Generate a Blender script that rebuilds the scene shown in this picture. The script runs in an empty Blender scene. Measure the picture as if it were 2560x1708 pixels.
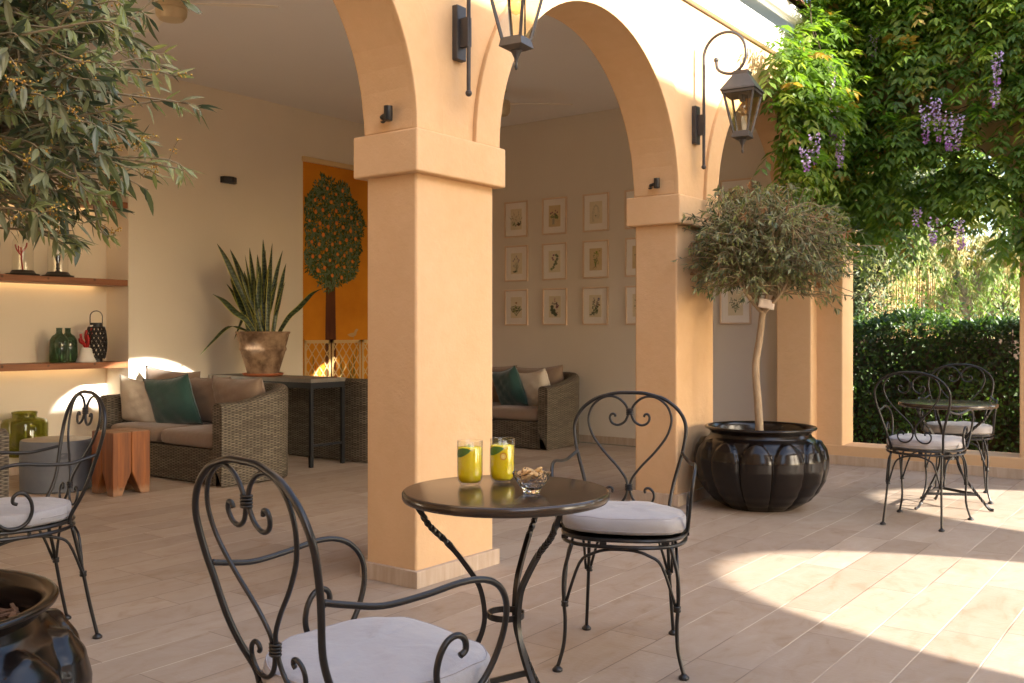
import bpy, math, random
from mathutils import Vector, Matrix, Quaternion
R = math.radians
random.seed(11)
SC = bpy.context.scene
COL = SC.collection

# ------------------------------------------------------------------ camera, sky, sun, exposure
cam = bpy.data.cameras.new('camera'); cam_ob = bpy.data.objects.new('camera', cam); COL.objects.link(cam_ob)
cam_ob.location = (0, 0, 1.18)
cam_ob.rotation_euler = (R(90), 0, R(-53.23))
cam.sensor_width = 36; cam.lens = 33.83; cam.shift_y = -0.0086
cam.clip_start = 0.05; cam.clip_end = 500
cam.dof.use_dof = True; cam.dof.focus_distance = 3.0; cam.dof.aperture_fstop = 13
SC.camera = cam_ob

SUN_EL = math.atan(0.443)
W = bpy.data.worlds.new('World'); SC.world = W; W.use_nodes = True
wn = W.node_tree.nodes; wl = W.node_tree.links
sky = wn.new('ShaderNodeTexSky'); sky.sky_type = 'NISHITA'; sky.sun_disc = False
sky.sun_elevation = SUN_EL; sky.sun_rotation = R(180); sky.air_density = 1.0; sky.dust_density = 2.2; sky.ozone_density = 0.8
bg = wn['Background']; wl.new(sky.outputs[0], bg.inputs[0]); bg.inputs[1].default_value = 0.15
sun = bpy.data.lights.new('sun', 'SUN'); sun.energy = 4.5; sun.angle = R(0.55); sun.color = (1.0, 0.935, 0.84)
sun_ob = bpy.data.objects.new('sun', sun); COL.objects.link(sun_ob); sun_ob.location = (0, -10, 12)
sun_ob.rotation_euler = Vector((0.02, 1.0, -0.443)).to_track_quat('-Z', 'Y').to_euler()
SC.view_settings.view_transform = 'Standard'; SC.view_settings.look = 'None'
SC.view_settings.exposure = 2.35; SC.view_settings.gamma = 1.0
SC.cycles.max_bounces = 14; SC.cycles.diffuse_bounces = 7; SC.cycles.transparent_max_bounces = 24
SC.cycles.transmission_bounces = 12; SC.cycles.use_denoising = True
SC.cycles.caustics_reflective = False; SC.cycles.sample_clamp_indirect = 6.0

# ------------------------------------------------------------------ helpers
def V(*a): return Vector(a)

class MB:
    def __init__(s): s.v = []; s.f = []; s.m = []; s.uv = []; s.mi = 0; s.has_uv = False
    def face(s, idx, uv=None):
        s.f.append(idx); s.m.append(s.mi)
        if uv: s.has_uv = True
        s.uv.append(uv)
    def quad(s, a, b, c, d, uv=None):
        n = len(s.v); s.v += [a, b, c, d]; s.face((n, n+1, n+2, n+3), uv)
    def poly(s, pts):
        n = len(s.v); s.v += list(pts); s.face(tuple(range(n, n+len(pts))))
    def box(s, x0, x1, y0, y1, z0, z1):
        n = len(s.v)
        s.v += [(x0,y0,z0),(x1,y0,z0),(x1,y1,z0),(x0,y1,z0),(x0,y0,z1),(x1,y0,z1),(x1,y1,z1),(x0,y1,z1)]
        for q in ((3,2,1,0),(4,5,6,7),(0,1,5,4),(1,2,6,5),(2,3,7,6),(3,0,4,7)): s.face(tuple(n+i for i in q))
    def obox(s, c, ax, ay, az):
        n = len(s.v)
        for k in (-1, 1):
            for i, j in ((-1,-1),(1,-1),(1,1),(-1,1)): s.v.append(tuple(Vector(c)+Vector(ax)*i+Vector(ay)*j+Vector(az)*k))
        for q in ((3,2,1,0),(4,5,6,7),(0,1,5,4),(1,2,6,5),(2,3,7,6),(3,0,4,7)): s.face(tuple(n+i for i in q))
    def tube(s, pts, r, seg=8, closed=False, cap=True, flat=None):
        pts = [Vector(p) for p in pts]; N = len(pts)
        rs = r if isinstance(r, (list, tuple)) else [r]*N
        T = []
        for i in range(N):
            a = pts[(i-1) % N] if (closed or i > 0) else pts[0]
            b = pts[(i+1) % N] if (closed or i < N-1) else pts[-1]
            t = b-a
            T.append(t.normalized() if t.length > 1e-9 else Vector((0,0,1)))
        up = Vector((0,0,1)) if abs(T[0].z) < 0.9 else Vector((1,0,0))
        nrm = (up - T[0]*up.dot(T[0])).normalized()
        n0 = len(s.v)
        for i in range(N):
            nrm = nrm - T[i]*nrm.dot(T[i])
            nrm = nrm.normalized() if nrm.length > 1e-6 else T[i].orthogonal().normalized()
            bi = T[i].cross(nrm)
            for k in range(seg):
                a = 2*math.pi*k/seg
                s.v.append(tuple(pts[i] + (nrm*math.cos(a) + bi*math.sin(a))*rs[i]))
        M = N if closed else N-1
        for i in range(M):
            for k in range(seg):
                a = n0+i*seg+k; b = n0+i*seg+(k+1) % seg
                c = n0+((i+1) % N)*seg+(k+1) % seg; d = n0+((i+1) % N)*seg+k
                s.face((a, b, c, d))
        if cap and not closed:
            s.face(tuple(n0+k for k in range(seg))[::-1]); s.face(tuple(n0+(N-1)*seg+k for k in range(seg)))
    def lathe(s, prof, seg=32, c=(0,0,0), rf=None, cap0=True, cap1=True):
        n0 = len(s.v); N = len(prof)
        for (r, z) in prof:
            for k in range(seg):
                a = 2*math.pi*k/seg
                rr = r if rf is None else rf(r, z, a)
                s.v.append((c[0]+rr*math.cos(a), c[1]+rr*math.sin(a), c[2]+z))
        for i in range(N-1):
            for k in range(seg):
                s.face((n0+i*seg+k, n0+i*seg+(k+1) % seg, n0+(i+1)*seg+(k+1) % seg, n0+(i+1)*seg+k))
        if cap0: s.face(tuple(n0+k for k in range(seg))[::-1])
        if cap1: s.face(tuple(n0+(N-1)*seg+k for k in range(seg)))
    def prism(s, poly, h0, h1, axis='z'):
        # polygon (2D, ccw) extruded between h0 and h1 along an axis
        def P(p, h): return {'z': (p[0], p[1], h), 'y': (p[0], h, p[1]), 'x': (h, p[0], p[1])}[axis]
        n = len(s.v); N = len(poly)
        s.v += [P(p, h0) for p in poly] + [P(p, h1) for p in poly]
        s.face(tuple(n+i for i in range(N))[::-1]); s.face(tuple(n+N+i for i in range(N)))
        for i in range(N): s.face((n+i, n+(i+1) % N, n+N+(i+1) % N, n+N+i))
    def ball(s, c, r, seg=8, rings=5, sq=(1,1,1)):
        prof = []
        for i in range(rings+1):
            a = -math.pi/2 + math.pi*i/rings
            prof.append((max(1e-4, r*math.cos(a)), r*math.sin(a)))
        n0 = len(s.v)
        s.lathe(prof, seg, (0,0,0), None, False, False)
        for i in range(n0, len(s.v)):
            p = s.v[i]; s.v[i] = (c[0]+p[0]*sq[0], c[1]+p[1]*sq[1], c[2]+p[2]*sq[2])
    def leaf(s, b, d, n, L, w, fold=0.25, curl=0.15, seg=2):
        # a lanceolate leaf folded along its midrib
        d = Vector(d).normalized(); sd = d.cross(Vector(n))
        sd = sd.normalized() if sd.length > 1e-6 else d.orthogonal().normalized()
        up = sd.cross(d)
        b = Vector(b); i0 = len(s.v)
        s.v.append(tuple(b)); prev = None
        for k in range(1, seg+1):
            t = k/(seg+1); ww = w*math.sin(math.pi*t**0.85)
            m = b + d*(L*t) - up*(curl*L*t*t)
            i = len(s.v)
            s.v += [tuple(m+sd*ww+up*ww*fold), tuple(m), tuple(m-sd*ww+up*ww*fold)]
            if prev is None:
                s.face((i0, i+1, i)); s.face((i0, i+2, i+1))
            else:
                s.face((prev, prev+1, i+1, i)); s.face((prev+1, prev+2, i+2, i+1))
            prev = i
        e = len(s.v); s.v.append(tuple(b + d*L - up*(curl*L)))
        s.face((prev, prev+1, e)); s.face((prev+1, prev+2, e))
    def build(s, name, mats, parent=None, smooth=False, bevel=0, bseg=2, loc=None, rotz=None, subsurf=0, merge=False, auto=None):
        me = bpy.data.meshes.new(name); me.from_pydata([tuple(v) for v in s.v], [], s.f)
        if not isinstance(mats, (list, tuple)): mats = [mats]
        for m in mats: me.materials.append(m)
        me.polygons.foreach_set('material_index', s.m)
        if s.has_uv:
            ul = me.uv_layers.new(name='UVMap'); data = []
            for f, u in zip(s.f, s.uv):
                if u is None: u = [(0, 0)]*len(f)
                for q in u: data += [q[0], q[1]]
            ul.data.foreach_set('uv', data)
        if merge:
            import bmesh
            bm = bmesh.new(); bm.from_mesh(me); bmesh.ops.remove_doubles(bm, verts=bm.verts, dist=1e-5)
            bmesh.ops.recalc_face_normals(bm, faces=bm.faces); bm.to_mesh(me); bm.free()
        if smooth: me.polygons.foreach_set('use_smooth', [True]*len(me.polygons))
        me.update()
        if auto is not None:
            me.polygons.foreach_set('use_smooth', [True]*len(me.polygons)); me.set_sharp_from_angle(angle=R(auto))
        o = bpy.data.objects.new(name, me); COL.objects.link(o)
        if parent: o.parent = parent
        if loc is not None: o.location = loc
        if rotz is not None: o.rotation_euler = (0, 0, rotz)
        if bevel:
            b = o.modifiers.new('bevel', 'BEVEL'); b.width = bevel; b.segments = bseg; b.limit_method = 'ANGLE'; b.angle_limit = R(40)
            b.harden_normals = False
        if subsurf:
            q = o.modifiers.new('sub', 'SUBSURF'); q.levels = subsurf; q.render_levels = subsurf
        return o

def thing(name, label, cat, loc=(0,0,0), rotz=0, group=None):
    o = bpy.data.objects.new(name, None); COL.objects.link(o)
    o.empty_display_size = 0.1; o.location = loc; o.rotation_euler = (0, 0, rotz)
    return tag(o, label, cat, group)
def tag(o, label, cat, group=None):
    o['label'] = label; o['category'] = cat
    if group: o['group'] = group
    return o
def structure(o): o['kind'] = 'structure'; return o
def copy_tree(o, parent=None):
    c = o.copy(); COL.objects.link(c)
    if parent: c.parent = parent
    for ch in [x for x in bpy.data.objects if x.parent == o]: copy_tree(ch, c)
    return c
def cr(pts, n=8, closed=False):
    pts = [Vector(p) for p in pts]; N = len(pts); out = []
    for i in range(N if closed else N-1):
        if closed: p0, p1, p2, p3 = pts[(i-1) % N], pts[i], pts[(i+1) % N], pts[(i+2) % N]
        else: p0, p1, p2, p3 = pts[max(i-1, 0)], pts[i], pts[i+1], pts[min(i+2, N-1)]
        for k in range(n):
            t = k/n
            out.append(0.5*((2*p1) + (p2-p0)*t + (2*p0-5*p1+4*p2-p3)*t*t + (3*p1-p0-3*p2+p3)*t**3))
    if not closed: out.append(pts[-1])
    return out
def lerp(a, b, t): return a+(b-a)*t
def sstep(t): t = max(0, min(1, t)); return t*t*(3-2*t)
rnd = random.random
def ru(a, b): return a+(b-a)*random.random()
def rdir():
    while True:
        v = Vector((ru(-1,1), ru(-1,1), ru(-1,1)))
        if 0.05 < v.length < 1: return v.normalized()

# ------------------------------------------------------------------ materials
MATS = {}
def N_(nt, t, **kw):
    n = nt.nodes.new('ShaderNode'+t)
    for k, v in kw.items(): setattr(n, k, v)
    return n
def mth(nt, op, a, b=None):
    n = N_(nt, 'Math', operation=op)
    for i, x in enumerate((a, b)):
        if x is None: continue
        if isinstance(x, (int, float)): n.inputs[i].default_value = x
        else: nt.links.new(x, n.inputs[i])
    return n.outputs[0]
def mixc(nt, fac, a, b):
    n = N_(nt, 'Mix', data_type='RGBA')
    for sock, x in ((n.inputs[0], fac), (n.inputs[6], a), (n.inputs[7], b)):
        if isinstance(x, (int, float)): sock.default_value = x
        elif isinstance(x, (tuple, list)): sock.default_value = (*x, 1) if len(x) == 3 else x
        else: nt.links.new(x, sock)
    return n.outputs[2]
def ramp(nt, fac, stops):
    n = N_(nt, 'ValToRGB'); e = n.color_ramp.elements
    while len(e) < len(stops): e.new(0.5)
    for el, (p, c) in zip(e, stops): el.position = p; el.color = (*c, 1) if len(c) == 3 else c
    nt.links.new(fac, n.inputs[0]); return n.outputs[0]
def noise(nt, scale, detail=4, rough=0.55, vec=None, dist=0.0, out=0):
    n = N_(nt, 'TexNoise'); n.inputs['Scale'].default_value = scale; n.inputs['Detail'].default_value = detail
    n.inputs['Roughness'].default_value = rough; n.inputs['Distortion'].default_value = dist
    if vec is not None: nt.links.new(vec, n.inputs['Vector'])
    return n.outputs[out]
def objco(nt, scale=(1,1,1), rot=(0,0,0)):
    tc = N_(nt, 'TexCoord'); mp = N_(nt, 'Mapping'); mp.inputs['Scale'].default_value = scale; mp.inputs['Rotation'].default_value = rot
    nt.links.new(tc.outputs['Object'], mp.inputs['Vector']); return mp.outputs[0]
def mat(name, base, rough=0.6, metal=0.0, var=None, bump=None, spec=0.5, coat=0.0, sub=0.0, trans=0.0, ior=1.45, sheen=0.0, roughvar=None, scale=(1,1,1)):
    """var = (colour2, noise scale, contrast); bump = list of (scale, strength, distance)"""
    m = bpy.data.materials.new(name); m.use_nodes = True; nt = m.node_tree; p = nt.nodes['Principled BSDF']
    co = objco(nt, scale)
    p.inputs['Base Color'].default_value = (*base, 1); p.inputs['Roughness'].default_value = rough
    p.inputs['Metallic'].default_value = metal; p.inputs['Specular IOR Level'].default_value = spec
    p.inputs['Coat Weight'].default_value = coat; p.inputs['Coat Roughness'].default_value = 0.08
    p.inputs['Transmission Weight'].default_value = trans; p.inputs['IOR'].default_value = ior
    p.inputs['Sheen Weight'].default_value = sheen
    if sub: p.inputs['Subsurface Weight'].default_value = sub; p.inputs['Subsurface Radius'].default_value = (0.02,0.015,0.008)
    if var:
        f = noise(nt, var[1], 5, 0.6, co); c = var[2]
        f = ramp(nt, f, [(0.5-0.5/c*0.5, (0,0,0)), (0.5+0.5/c*0.5, (1,1,1))])
        nt.links.new(mixc(nt, f, base, var[0]), p.inputs['Base Color'])
    if roughvar:
        f = noise(nt, roughvar[0], 4, 0.6, co)
        mr = N_(nt, 'MapRange'); mr.inputs[3].default_value = rough-roughvar[1]; mr.inputs[4].default_value = rough+roughvar[1]
        nt.links.new(f, mr.inputs[0]); nt.links.new(mr.outputs[0], p.inputs['Roughness'])
    if bump:
        prev = None
        for (sc, st, di) in bump:
            b = N_(nt, 'Bump'); b.inputs['Strength'].default_value = st; b.inputs['Distance'].default_value = di
            nt.links.new(noise(nt, sc, 4, 0.55, co), b.inputs['Height'])
            if prev is not None: nt.links.new(prev, b.inputs['Normal'])
            prev = b.outputs[0]
        nt.links.new(prev, p.inputs['Normal'])
    MATS[name] = m; return m
def leafmat(name, base, under, rough=0.42, trans=0.35, tcol=None):
    m = bpy.data.materials.new(name); m.use_nodes = True; nt = m.node_tree; p = nt.nodes['Principled BSDF']
    geo = N_(nt, 'NewGeometry')
    hue = noise(nt, 9, 2, 0.5, objco(nt))
    b2 = mixc(nt, hue, tuple(x*0.72 for x in base), tuple(min(1, x*1.3) for x in base))
    nt.links.new(mixc(nt, geo.outputs['Backfacing'], b2, under), p.inputs['Base Color'])
    p.inputs['Roughness'].default_value = rough
    tr = N_(nt, 'BsdfTranslucent'); tr.inputs[0].default_value = (*(tcol or tuple(min(1, x*1.6) for x in base)), 1)
    mx = N_(nt, 'MixShader'); mx.inputs[0].default_value = trans
    nt.links.new(p.outputs[0], mx.inputs[1]); nt.links.new(tr.outputs[0], mx.inputs[2])
    nt.links.new(mx.outputs[0], nt.nodes['Material Output'].inputs[0]); return m
def thin_glass(name, tint=(1,1,1), refl=1.0):
    m = bpy.data.materials.new(name); m.use_nodes = True; nt = m.node_tree
    nt.nodes.remove(nt.nodes['Principled BSDF'])
    t = N_(nt, 'BsdfTransparent'); t.inputs[0].default_value = (*tint, 1)
    g = N_(nt, 'BsdfGlossy'); g.inputs['Roughness'].default_value = 0.03
    f = N_(nt, 'LayerWeight'); f.inputs[0].default_value = 0.5
    mx = N_(nt, 'MixShader'); nt.links.new(mth(nt, 'MULTIPLY', mth(nt, 'ADD', mth(nt, 'MULTIPLY', mth(nt, 'POWER', f.outputs['Facing'], 4.0), 0.75), 0.045), refl), mx.inputs[0])
    nt.links.new(t.outputs[0], mx.inputs[1]); nt.links.new(g.outputs[0], mx.inputs[2])
    nt.links.new(mx.outputs[0], nt.nodes['Material Output'].inputs[0]); return m
def emit(name, col, st):
    m = bpy.data.materials.new(name); m.use_nodes = True; p = m.node_tree.nodes['Principled BSDF']
    p.inputs['Base Color'].default_value = (*col, 1); p.inputs['Emission Color'].default_value = (*col, 1); p.inputs['Emission Strength'].default_value = st
    return m

def stucco(name, base, c2):
    m = bpy.data.materials.new(name); m.use_nodes = True; nt = m.node_tree; p = nt.nodes['Principled BSDF']
    co = objco(nt)
    big = noise(nt, 1.3, 5, 0.6, co); fine = noise(nt, 14, 5, 0.6, co)
    f = mth(nt, 'ADD', mth(nt, 'MULTIPLY', big, 0.7), mth(nt, 'MULTIPLY', fine, 0.3))
    c = ramp(nt, f, [(0.36, base), (0.64, c2)])
    sp = noise(nt, 55, 2, 0.5, co); sm = ramp(nt, sp, [(0.73, (0,0,0)), (0.8, (1,1,1))])
    c = mixc(nt, mth(nt, 'MULTIPLY', sm, 0.18), c, tuple(x*0.6 for x in base))
    sx = N_(nt, 'SeparateXYZ'); nt.links.new(co, sx.inputs[0])
    low = ramp(nt, mth(nt, 'ADD', sx.outputs[2], mth(nt, 'MULTIPLY', noise(nt, 5, 4, 0.6, co), 0.5)), [(0.30, (1,1,1)), (0.55, (0,0,0))])
    c = mixc(nt, mth(nt, 'MULTIPLY', low, 0.16), c, (0.46, 0.33, 0.21))
    cor = ramp(nt, noise(nt, 1.0, 5, 0.65, objco(nt, (5, 5, 0.7))), [(0.58, (0,0,0)), (0.78, (1,1,1))])
    c = mixc(nt, mth(nt, 'MULTIPLY', cor, 0.16), c, tuple(x*0.72 for x in base))
    nt.links.new(c, p.inputs['Base Color']); p.inputs['Roughness'].default_value = 0.82; p.inputs['Specular IOR Level'].default_value = 0.25
    prev = None
    for sc, st, di in ((26, 0.2, 0.012), (95, 0.24, 0.0045), (4, 0.2, 0.02)):
        b = N_(nt, 'Bump'); b.inputs['Strength'].default_value = st; b.inputs['Distance'].default_value = di
        nt.links.new(noise(nt, sc, 4, 0.6, co), b.inputs['Height'])
        if prev: nt.links.new(prev, b.inputs['Normal'])
        prev = b.outputs[0]
    nt.links.new(prev, p.inputs['Normal']); return m

ORANGE = stucco('orange_stucco', (0.585, 0.375, 0.195), (0.635, 0.42, 0.235))
BEIGE = mat('beige_plaster', (0.78, 0.71, 0.58), 0.85, var=((0.81, 0.74, 0.61), 1.4, 1.2), bump=[(40, 0.12, 0.004), (4, 0.1, 0.01)], spec=0.25)
CEIL = mat('ceiling_plaster', (0.81, 0.80, 0.79), 0.9, var=((0.83, 0.82, 0.81), 1.1, 1.1), bump=[(30, 0.08, 0.004)], spec=0.2)
WHITE = mat('white_render', (0.78, 0.75, 0.70), 0.8, bump=[(40, 0.15, 0.004)], spec=0.25)

def floor_material():
    m = bpy.data.materials.new('travertine_planks'); m.use_nodes = True; nt = m.node_tree; p = nt.nodes['Principled BSDF']
    tc = N_(nt, 'TexCoord'); sx = N_(nt, 'SeparateXYZ'); nt.links.new(tc.outputs['Object'], sx.inputs[0])
    PW, PL = 0.2105, 0.84
    yy = mth(nt, 'DIVIDE', mth(nt, 'SUBTRACT', sx.outputs[1], 1.552), PW)
    row = mth(nt, 'FLOOR', yy); fy = mth(nt, 'SUBTRACT', yy, row)
    wn1 = N_(nt, 'TexWhiteNoise', noise_dimensions='1D'); nt.links.new(row, wn1.inputs['W'])
    xx = mth(nt, 'ADD', mth(nt, 'DIVIDE', sx.outputs[0], PL), mth(nt, 'MULTIPLY', wn1.outputs[0], 7.3))
    cl = mth(nt, 'FLOOR', xx); fx = mth(nt, 'SUBTRACT', xx, cl)
    cb = N_(nt, 'CombineXYZ'); nt.links.new(row, cb.inputs[0]); nt.links.new(cl, cb.inputs[1])
    wn2 = N_(nt, 'TexWhiteNoise', noise_dimensions='2D'); nt.links.new(cb.outputs[0], wn2.inputs['Vector'])
    # per-plank shifted coordinates for the veining
    off = N_(nt, 'VectorMath', operation='SCALE'); nt.links.new(wn2.outputs['Color'], off.inputs[0]); off.inputs[3].default_value = 37
    ad = N_(nt, 'VectorMath', operation='ADD'); nt.links.new(tc.outputs['Object'], ad.inputs[0]); nt.links.new(off.outputs[0], ad.inputs[1])
    mp = N_(nt, 'Mapping'); mp.inputs['Scale'].default_value = (1.7, 3.6, 1); mp.inputs['Rotation'].default_value = (0, 0, 0.35); nt.links.new(ad.outputs[0], mp.inputs[0])
    vein = noise(nt, 2.2, 7, 0.62, mp.outputs[0], 1.2)
    blot = noise(nt, 4.2, 5, 0.6, ad.outputs[0], 0.6)
    base = ramp(nt, vein, [(0.28, (0.45, 0.335, 0.225)), (0.42, (0.54, 0.44, 0.325)), (0.58, (0.565, 0.47, 0.36)), (0.74, (0.60, 0.515, 0.41))])
    stain = ramp(nt, blot, [(0.56, (0,0,0)), (0.72, (1,1,1))])
    base = mixc(nt, mth(nt, 'MULTIPLY', stain, 0.34), base, (0.43, 0.29, 0.17))
    tint = ramp(nt, wn2.outputs['Value'], [(0, (0.56, 0.52, 0.51)), (0.5, (0.635, 0.60, 0.595)), (1, (0.71, 0.68, 0.685))])
    mul = N_(nt, 'Mix', data_type='RGBA', blend_type='MULTIPLY'); mul.inputs[0].default_value = 1
    nt.links.new(base, mul.inputs[6]); nt.links.new(tint, mul.inputs[7]); base = mul.outputs[2]
    pits = ramp(nt, noise(nt, 140, 3, 0.6, ad.outputs[0]), [(0.66, (0,0,0)), (0.76, (1,1,1))])
    base = mixc(nt, mth(nt, 'MULTIPLY', pits, 0.3), base, (0.26, 0.17, 0.11))
    # joints
    ey = mth(nt, 'MULTIPLY', mth(nt, 'MINIMUM', fy, mth(nt, 'SUBTRACT', 1.0, fy)), PW)
    ex = mth(nt, 'MULTIPLY', mth(nt, 'MINIMUM', fx, mth(nt, 'SUBTRACT', 1.0, fx)), PL)
    jy = ramp(nt, ey, [(0.0009, (1,1,1)), (0.0022, (0,0,0))]); jx = ramp(nt, ex, [(0.0007, (1,1,1)), (0.0017, (0,0,0))])
    g1 = ramp(nt, noise(nt, 0.9, 2, 0.5, tc.outputs['Object']), [(0.46, (0.15, 0.10, 0.07)), (0.53, (0.60, 0.51, 0.40))])
    base = mixc(nt, jy, base, g1); base = mixc(nt, jx, base, (0.2, 0.14, 0.1))
    nt.links.new(base, p.inputs['Base Color'])
    rr = N_(nt, 'MapRange'); rr.inputs[3].default_value = 0.42; rr.inputs[4].default_value = 0.68; nt.links.new(blot, rr.inputs[0]); nt.links.new(rr.outputs[0], p.inputs['Roughness'])
    p.inputs['Specular IOR Level'].default_value = 0.35
    # hammered ripples across each plank
    mp2 = N_(nt, 'Mapping'); mp2.inputs['Scale'].default_value = (75, 26, 1); mp2.inputs['Rotation'].default_value = (0, 0, -0.5); nt.links.new(ad.outputs[0], mp2.inputs[0])
    b1 = N_(nt, 'Bump'); b1.inputs['Strength'].default_value = 0.5; b1.inputs['Distance'].default_value = 0.0025
    nt.links.new(noise(nt, 1.0, 3, 0.5, mp2.outputs[0], 0.4), b1.inputs['Height'])
    jj = mth(nt, 'SUBTRACT', 1.0, mth(nt, 'MAXIMUM', jx, jy))
    b2 = N_(nt, 'Bump'); b2.inputs['Strength'].default_value = 0.5; b2.inputs['Distance'].default_value = 0.002
    nt.links.new(jj, b2.inputs['Height']); nt.links.new(b1.outputs[0], b2.inputs['Normal']); nt.links.new(b2.outputs[0], p.inputs['Normal'])
    return m
FLOOR = floor_material()
SKIRT = mat('skirting_stone', (0.50, 0.40, 0.31), 0.7, var=((0.40, 0.30, 0.21), 9, 1.3), bump=[(120, 0.5, 0.004)], spec=0.3, scale=(3, 3, 0.35))
IRON = mat('wrought_iron', (0.0065, 0.006, 0.0065), 0.33, var=((0.013, 0.0115, 0.0105), 22, 1.4), bump=[(90, 0.12, 0.002)], spec=0.5, roughvar=(30, 0.08))
IRON_TOP = mat('table_metal', (0.036, 0.023, 0.014), 0.19, var=((0.042, 0.027, 0.017), 7, 1.2), spec=0.6, roughvar=(14, 0.025))
LANT = mat('lantern_metal', (0.035, 0.033, 0.034), 0.45, var=((0.06, 0.052, 0.048), 14, 1.3), spec=0.5)
BLACK = mat('black_metal', (0.012, 0.012, 0.013), 0.4)
FABRIC = mat('grey_cushion_fabric', (0.305, 0.295, 0.30), 0.9, var=((0.33, 0.318, 0.322), 5, 1.2), bump=[(420, 0.35, 0.0015), (7, 0.45, 0.02)], sheen=0.25, spec=0.2)
PIPING = mat('cushion_piping', (0.34, 0.32, 0.33), 0.9)
TAN = mat('tan_cushion_fabric', (0.225, 0.158, 0.108), 0.92, var=((0.26, 0.185, 0.128), 4, 1.2), bump=[(300, 0.35, 0.002), (9, 0.55, 0.02)], sheen=0.3, spec=0.2)
GREEN = mat('dark_green_velvet', (0.022, 0.06, 0.05), 0.85, var=((0.03, 0.08, 0.066), 7, 1.3), bump=[(260, 0.3, 0.002), (11, 0.45, 0.02)], sheen=0.5, spec=0.2)
CREAM = mat('cream_linen', (0.62, 0.55, 0.44), 0.92, bump=[(260, 0.35, 0.002), (12, 0.6, 0.02)], sheen=0.3, spec=0.2)
POT = mat('black_glaze', (0.0045, 0.0032, 0.003), 0.22, var=((0.009, 0.0055, 0.004), 5, 1.3), spec=0.45, roughvar=(6, 0.04))
SOIL = mat('bark_chips', (0.07, 0.035, 0.02), 0.9, var=((0.16, 0.085, 0.045), 30, 1.6), bump=[(60, 0.8, 0.02)])
BARK = mat('olive_bark', (0.27, 0.19, 0.115), 0.85, var=((0.38, 0.29, 0.19), 22, 1.5), bump=[(40, 0.6, 0.008)], scale=(1, 1, 0.35))
TWIG = mat('olive_twig', (0.24, 0.185, 0.105), 0.8)
VINEWOOD = mat('vine_wood', (0.06, 0.035, 0.022), 0.85, var=((0.11, 0.07, 0.045), 14, 1.4), bump=[(40, 0.5, 0.006)])
TERRA = mat('weathered_terracotta', (0.42, 0.285, 0.175), 0.85, var=((0.16, 0.10, 0.06), 7.5, 2.2), bump=[(30, 0.35, 0.006)], spec=0.25)
TERRA2 = mat('orange_terracotta', (0.42, 0.13, 0.05), 0.75, bump=[(40, 0.15, 0.003)])
GLASS = mat('clear_glass', (1, 1, 1), 0.0, trans=1.0, ior=1.45)
OAK = None
def wood(name, a, b, sc, rough=0.5, axis=(1, 1, 0.06)):
    m = bpy.data.materials.new(name); m.use_nodes = True; nt = m.node_tree; p = nt.nodes['Principled BSDF']
    co = objco(nt, axis)
    n1 = noise(nt, sc, 6, 0.6, co, 0.6); n2 = noise(nt, sc*5, 4, 0.6, co)
    f = mth(nt, 'ADD', mth(nt, 'MULTIPLY', n1, 0.7), mth(nt, 'MULTIPLY', n2, 0.3))
    c = ramp(nt, f, [(0.34, a), (0.5, tuple(lerp(x, y, 0.5) for x, y in zip(a, b))), (0.64, b)])
    kn = N_(nt, 'TexVoronoi'); kn.inputs['Scale'].default_value = 7; nt.links.new(objco(nt), kn.inputs['Vector'])
    k = ramp(nt, kn.outputs['Distance'], [(0.05, (1,1,1)), (0.11, (0,0,0))])
    c = mixc(nt, mth(nt, 'MULTIPLY', k, 0.8), c, tuple(x*0.25 for x in a))
    sz = N_(nt, 'SeparateXYZ'); nt.links.new(objco(nt), sz.inputs[0])
    if name == 'cedar_wood':
        foot = ramp(nt, mth(nt, 'ADD', sz.outputs[2], mth(nt, 'MULTIPLY', n2, 0.08)), [(0.07, (1,1,1)), (0.11, (0,0,0))]); topw = ramp(nt, sz.outputs[2], [(0.452, (0,0,0)), (0.458, (1,1,1))])
        c = mixc(nt, mth(nt, 'MULTIPLY', mth(nt, 'MAXIMUM', foot, topw), 0.55), c, (0.30, 0.19, 0.11))
    nt.links.new(c, p.inputs['Base Color']); p.inputs['Roughness'].default_value = rough
    bb = N_(nt, 'Bump'); bb.inputs['Strength'].default_value = 0.3; bb.inputs['Distance'].default_value = 0.003; nt.links.new(f, bb.inputs['Height']); nt.links.new(bb.outputs[0], p.inputs['Normal'])
    return m
CEDAR = wood('cedar_wood', (0.09, 0.022, 0.004), (0.30, 0.095, 0.016), 14)
SHELFW = wood('shelf_wood', (0.17, 0.055, 0.02), (0.33, 0.125, 0.045), 16, 0.45, (0.08, 1, 1))

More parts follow.
